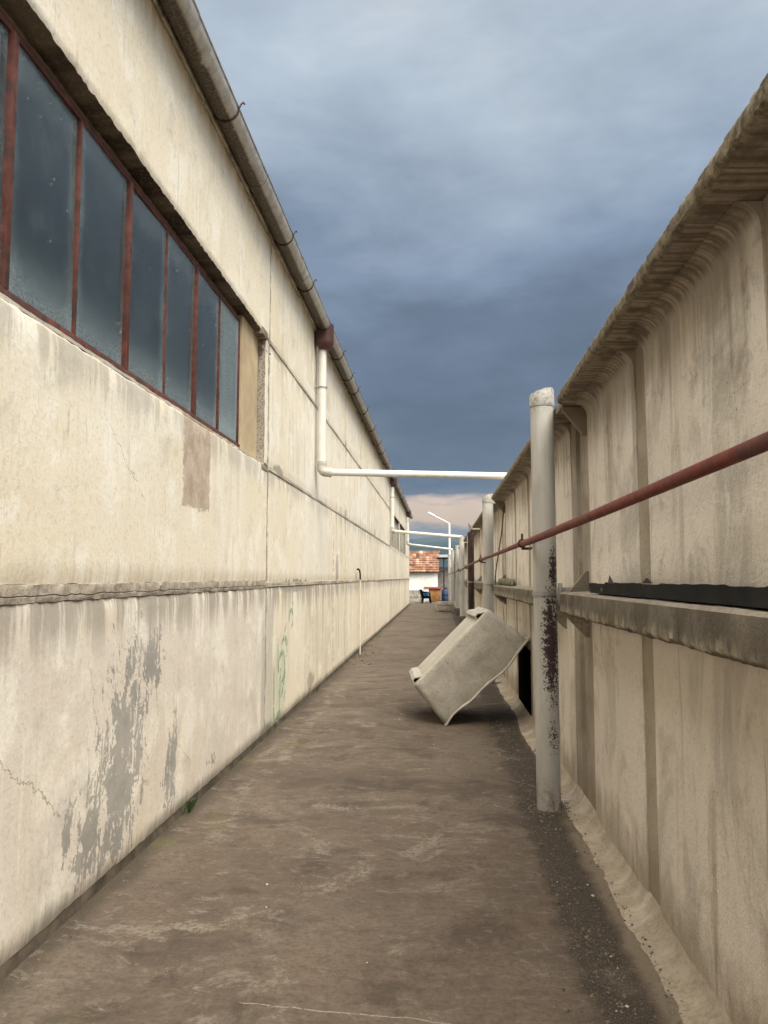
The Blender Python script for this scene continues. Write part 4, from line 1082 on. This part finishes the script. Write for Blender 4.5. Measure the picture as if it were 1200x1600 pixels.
# street lamp
lp = thing('street_lamp', 'white street lamp rising behind the far pipe posts with arm to the left', 'street lamp', (.87, 62, 0))
MB().tube([(.87, 62, 0), (.87, 62, 3), (.86, 62, 5.95)], [.10, .09, .07], 14).build('pole', M['lamp'], lp)
MB().tube([(.86, 62, 5.85), (.78, 62, 5.98), (.3, 62, 6.22), (-.35, 62, 6.55)], .04, 10).build('arm', M['lamp'], lp)
mb = MB(); d = Vector((-.82, 0, .42)).normalized()
mb.tube([tuple(Vector((-.3, 62, 6.52))+d*k) for k in (0, .08, .35, .58, .64)], [.04, .09, .11, .09, .03], 10); mb.build('lamp_head', M['lamp'], lp)
# chair, bundle, cabinet, drum, pallets, blocks, plank
ch = thing('plastic_chair', 'black plastic chair turned sideways at the end of the alley', 'chair', (-.8, 47.7, 0))
mb = MB(); mb.box(-1.06, -.55, 47.45, 47.95, .30, .45, .03); mb.build('seat', M['shade_chair_black'], ch)
mb = MB(); mb.poly([(-1.07, 47.45, .32), (-.93, 47.45, .40), (-1.06, 47.45, .82), (-1.22, 47.45, .86)], (0, .5, 0)); mb.build('backrest', M['shade_chair_black'], ch)
for sy in (47.45, 47.90):
    MB().tube([(-1.02, sy+.03, .41), (-1.03, sy+.02, .2), (-1.06, sy, 0)], [.06, .05, .035], 8).build('leg', M['shade_chair_black'], ch)
    MB().tube([(-.60, sy+.03, .41), (-.56, sy+.02, .2), (-.50, sy, 0)], [.07, .06, .04], 8).build('leg', M['shade_chair_black'], ch)
    MB().tube(cat([(-1.10, sy+.02, .68), (-.85, sy+.02, .67), (-.62, sy+.02, .62), (-.56, sy+.02, .42)], 4), .04, 8).build('armrest', M['shade_chair_black'], ch)
mb = MB(); bmesh.ops.create_icosphere(mb.bm, subdivisions=3, radius=1)
for v in mb.bm.verts:
    k = 1+.2*nz(v.co, 1.5, 3); v.co = Vector((max(-1, min(1, v.co.x*1.35*k))*.17, v.co.y*.16, max(-1, min(1, v.co.z*1.4*k))*.145))+Vector((-.82, 47.7, .585))
o = mb.build('cloth_bundle', M['blue'], None, origin=(-.82, 47.7, .44)); tag(o, 'bright blue cloth bundle lying on the black plastic chair', 'bundle')
cb = thing('cabinet', 'orange wooden cabinet with red top behind the chair', 'cabinet', (-.3, 49.3, 0))
MB().box(-.66, .07, 49.0, 49.6, .04, .86, .01).build('body', M['wood'], cb)
for x in (-.64, -.28): MB().box(x, x+.33, 48.978, 48.999, .10, .80, .006).build('door', M['wood'], cb)
MB().box(-.98, .14, 48.9, 49.7, .862, .985, .012).build('top', M['redtop'], cb)
MB().box(-.95, -.90, 48.95, 49.65, 0, .86).build('leg', M['whitewash'], cb)
dr = thing('drum', 'blue plastic drum beside the orange cabinet', 'drum', (.40, 49.6, 0))
MB().lathe([(.20, 0), (.235, .03), (.24, .25), (.25, .27), (.24, .29), (.24, .52), (.25, .54), (.24, .56), (.235, .76), (.19, .83)], (.40, 49.6, 0), 24).build('body', M['barrel'], dr)
MB().lathe([(.12, .832), (.12, .87), (.05, .88)], (.40, 49.6, 0), 16).build('lid', M['dark'], dr)
o = MB().lathe([(.09, 0), (.12, .06), (.13, .12), (.11, .13), (.09, .1)], (.42, 49.6, .882), 16).build('pot', M['stone'], None, origin=(.42, 49.6, .882)); tag(o, 'small dark pot standing on the blue drum lid', 'pot')
pl = thing('pallet_stack', 'low stack of two grey timber pallets by the far posts', 'pallet', (.27, 36.5, 0))
for i, (z, sh_) in enumerate(((.13, 0), (.31, .03))):
    mb = MB()
    for k in range(7): mb.box(-.20+sh_, .67, 36.05+.14*k, 36.16+.14*k, z+.10, z+.135, .004)
    for k in range(3): mb.box(-.20+sh_, .67, 36.05+.42*k, 36.13+.42*k, z, z+.098, .004)
    mb.build('deck', M['slab'], pl)
for x in (-.09, .26, .58):
    MB().box(x, x+.08, 36.06, 37.0, 0, .128, .004).build('bearer', M['slab'], pl)
bw = thing('block_wall', 'low pile of pale concrete blocks by the warehouse corner', 'blocks', (-1.7, 49.5, 0))
mb = MB()
for r_ in range(3):
    for k in range(3): mb.box(-2.2+.42*k+.1*(r_ % 2), -1.8+.42*k+.1*(r_ % 2), 49.3+.02*r_, 49.6, .25*r_+.005, .25*r_+.245, .012)
mb.build('courses', M['block'], bw)
for k in range(3): MB().box(-2.1+.32*k, -1.82+.32*k, 49.3, 49.55, .756, .90, .02).build('cap_block', M['whitewash'], bw)
o = MB().box(-1.86, -.72, 48.1, 48.3, 0.005, .06, .006).build('plank', M['slab'], None, origin=(-1.3, 48.2, 0)); tag(o, 'pale timber plank on the ground in front of the block pile', 'plank')

# ------------------------------------------------------------------ world, sun, camera
W = bpy.data.worlds.new('World'); S.world = W; W.use_nodes = True
n = NT(W.node_tree); bg = n.n['Background']
sun_dir = Vector((.36, -.54, .76)).normalized()
sky = n.n.new('ShaderNodeTexSky'); sky.sky_type = 'NISHITA'; sky.sun_disc = False
sky.sun_elevation = math.asin(sun_dir.z); sky.sun_rotation = math.atan2(sun_dir.x, sun_dir.y)
d = n.n.new('ShaderNodeTexCoord').outputs['Generated']; dx, dy, dz = n.sep(d)
k = n.m('DIVIDE', 1.0, n.add(n.mx(dz, 0.0), .16))
cp = n.vec(n.mul(dx, k), n.mul(dy, k), 0)
cn = n.noise(cp, 1.1, 5, .52, .1); cn2 = n.noise(n.vec(n.mul(dx, 1.3), n.mul(dy, 1.3), n.mul(dz, 3.4)), 2.9, 5, .55, .15)
e = n.add(dz, n.mul(n.sub(cn, .5), .40), n.mul(n.sub(cn2, .5), .26))
T = 10.0
def L3(*c): return tuple(v/T*10*.1 for v in lin(c))
ov = n.ramp(e, [(0.0, lin((150, 160, 172))), (.05, lin((140, 154, 170))), (.11, lin((118, 134, 151))), (.19, lin((105, 122, 143))), (.29, lin((115, 132, 154))), (.39, lin((135, 153, 176))), (.50, lin((164, 180, 198))), (.60, lin((182, 196, 210))), (.80, lin((222, 224, 224))), (1.0, lin((242, 240, 234)))])
# break in the clouds low over the hills
gap = n.mul(n.band(n.add(dz, n.mul(n.sub(n.noise(n.vec(n.mul(dx, 5), n.mul(dz, 26), 0), 1.6, 6, .6), .5), .05)), .084, .010, .016), n.ss(dy, .6, .9))
ov = n.mix(n.mul(gap, .85), ov, lin((220, 200, 184)))
# unseen sky overhead and behind the camera, brightened to light the walls
lift = n.add(1.0, n.mul(n.ss(dz, .62, .92), 3.2), n.mul(n.ss(dy, .25, -.6), n.ss(dz, -.05, .3), 4.0))
lift = n.mul(lift, n.add(1.0, n.mul(n.sub(cn2, .5), .42), n.mul(n.sub(n.noise(n.vec(n.mul(dx, 1.6), n.mul(dy, 1.6), n.mul(dz, 3.0)), 6, 4, .58, .1), .5), .20)))
ovs = n.n.new('ShaderNodeVectorMath'); ovs.operation = 'SCALE'; n.put(ovs.inputs[0], ov); n.put(ovs.inputs['Scale'], n.mul(lift, 10.0))
col = n.mix(.98, sky.outputs[0], ovs.outputs[0])
warm = n.mix(n.ss(dy, .1, -.5), col, n.mix(1.0, col, (1.14, 1.0, .84), 'MULTIPLY'))
n.put(bg.inputs[0], warm); bg.inputs[1].default_value = .1
sl = bpy.data.lights.new('sun', 'SUN'); sl.energy = 3.4; sl.angle = math.radians(28); sl.color = (1, .94, .84)
so = bpy.data.objects.new('sun', sl); COL.objects.link(so); so.rotation_euler = sun_dir.to_track_quat('Z', 'Y').to_euler(); so.location = (0, 0, 20)

cam = bpy.data.cameras.new('camera'); co = bpy.data.objects.new('camera', cam); COL.objects.link(co)
pit = math.atan(.085); ya = math.atan(.0717*math.cos(pit))
co.location = (0, 0, 1.6); co.rotation_euler = (PI/2+pit, 0, ya)
cam.sensor_fit = 'VERTICAL'; cam.sensor_height = 36; cam.sensor_width = 27; cam.lens = 1200/1600*36
cam.clip_start = .05; cam.clip_end = 9000
S.camera = co
S.render.engine = 'CYCLES'
S.cycles.use_adaptive_sampling = True; S.cycles.adaptive_threshold = .05
S.view_settings.view_transform = 'Standard'; S.view_settings.look = 'None'; S.view_settings.exposure = 0
S.cycles.max_bounces = 4; S.cycles.diffuse_bounces = 3; S.cycles.glossy_bounces = 2; S.cycles.transparent_max_bounces = 8; S.cycles.caustics_reflective = False
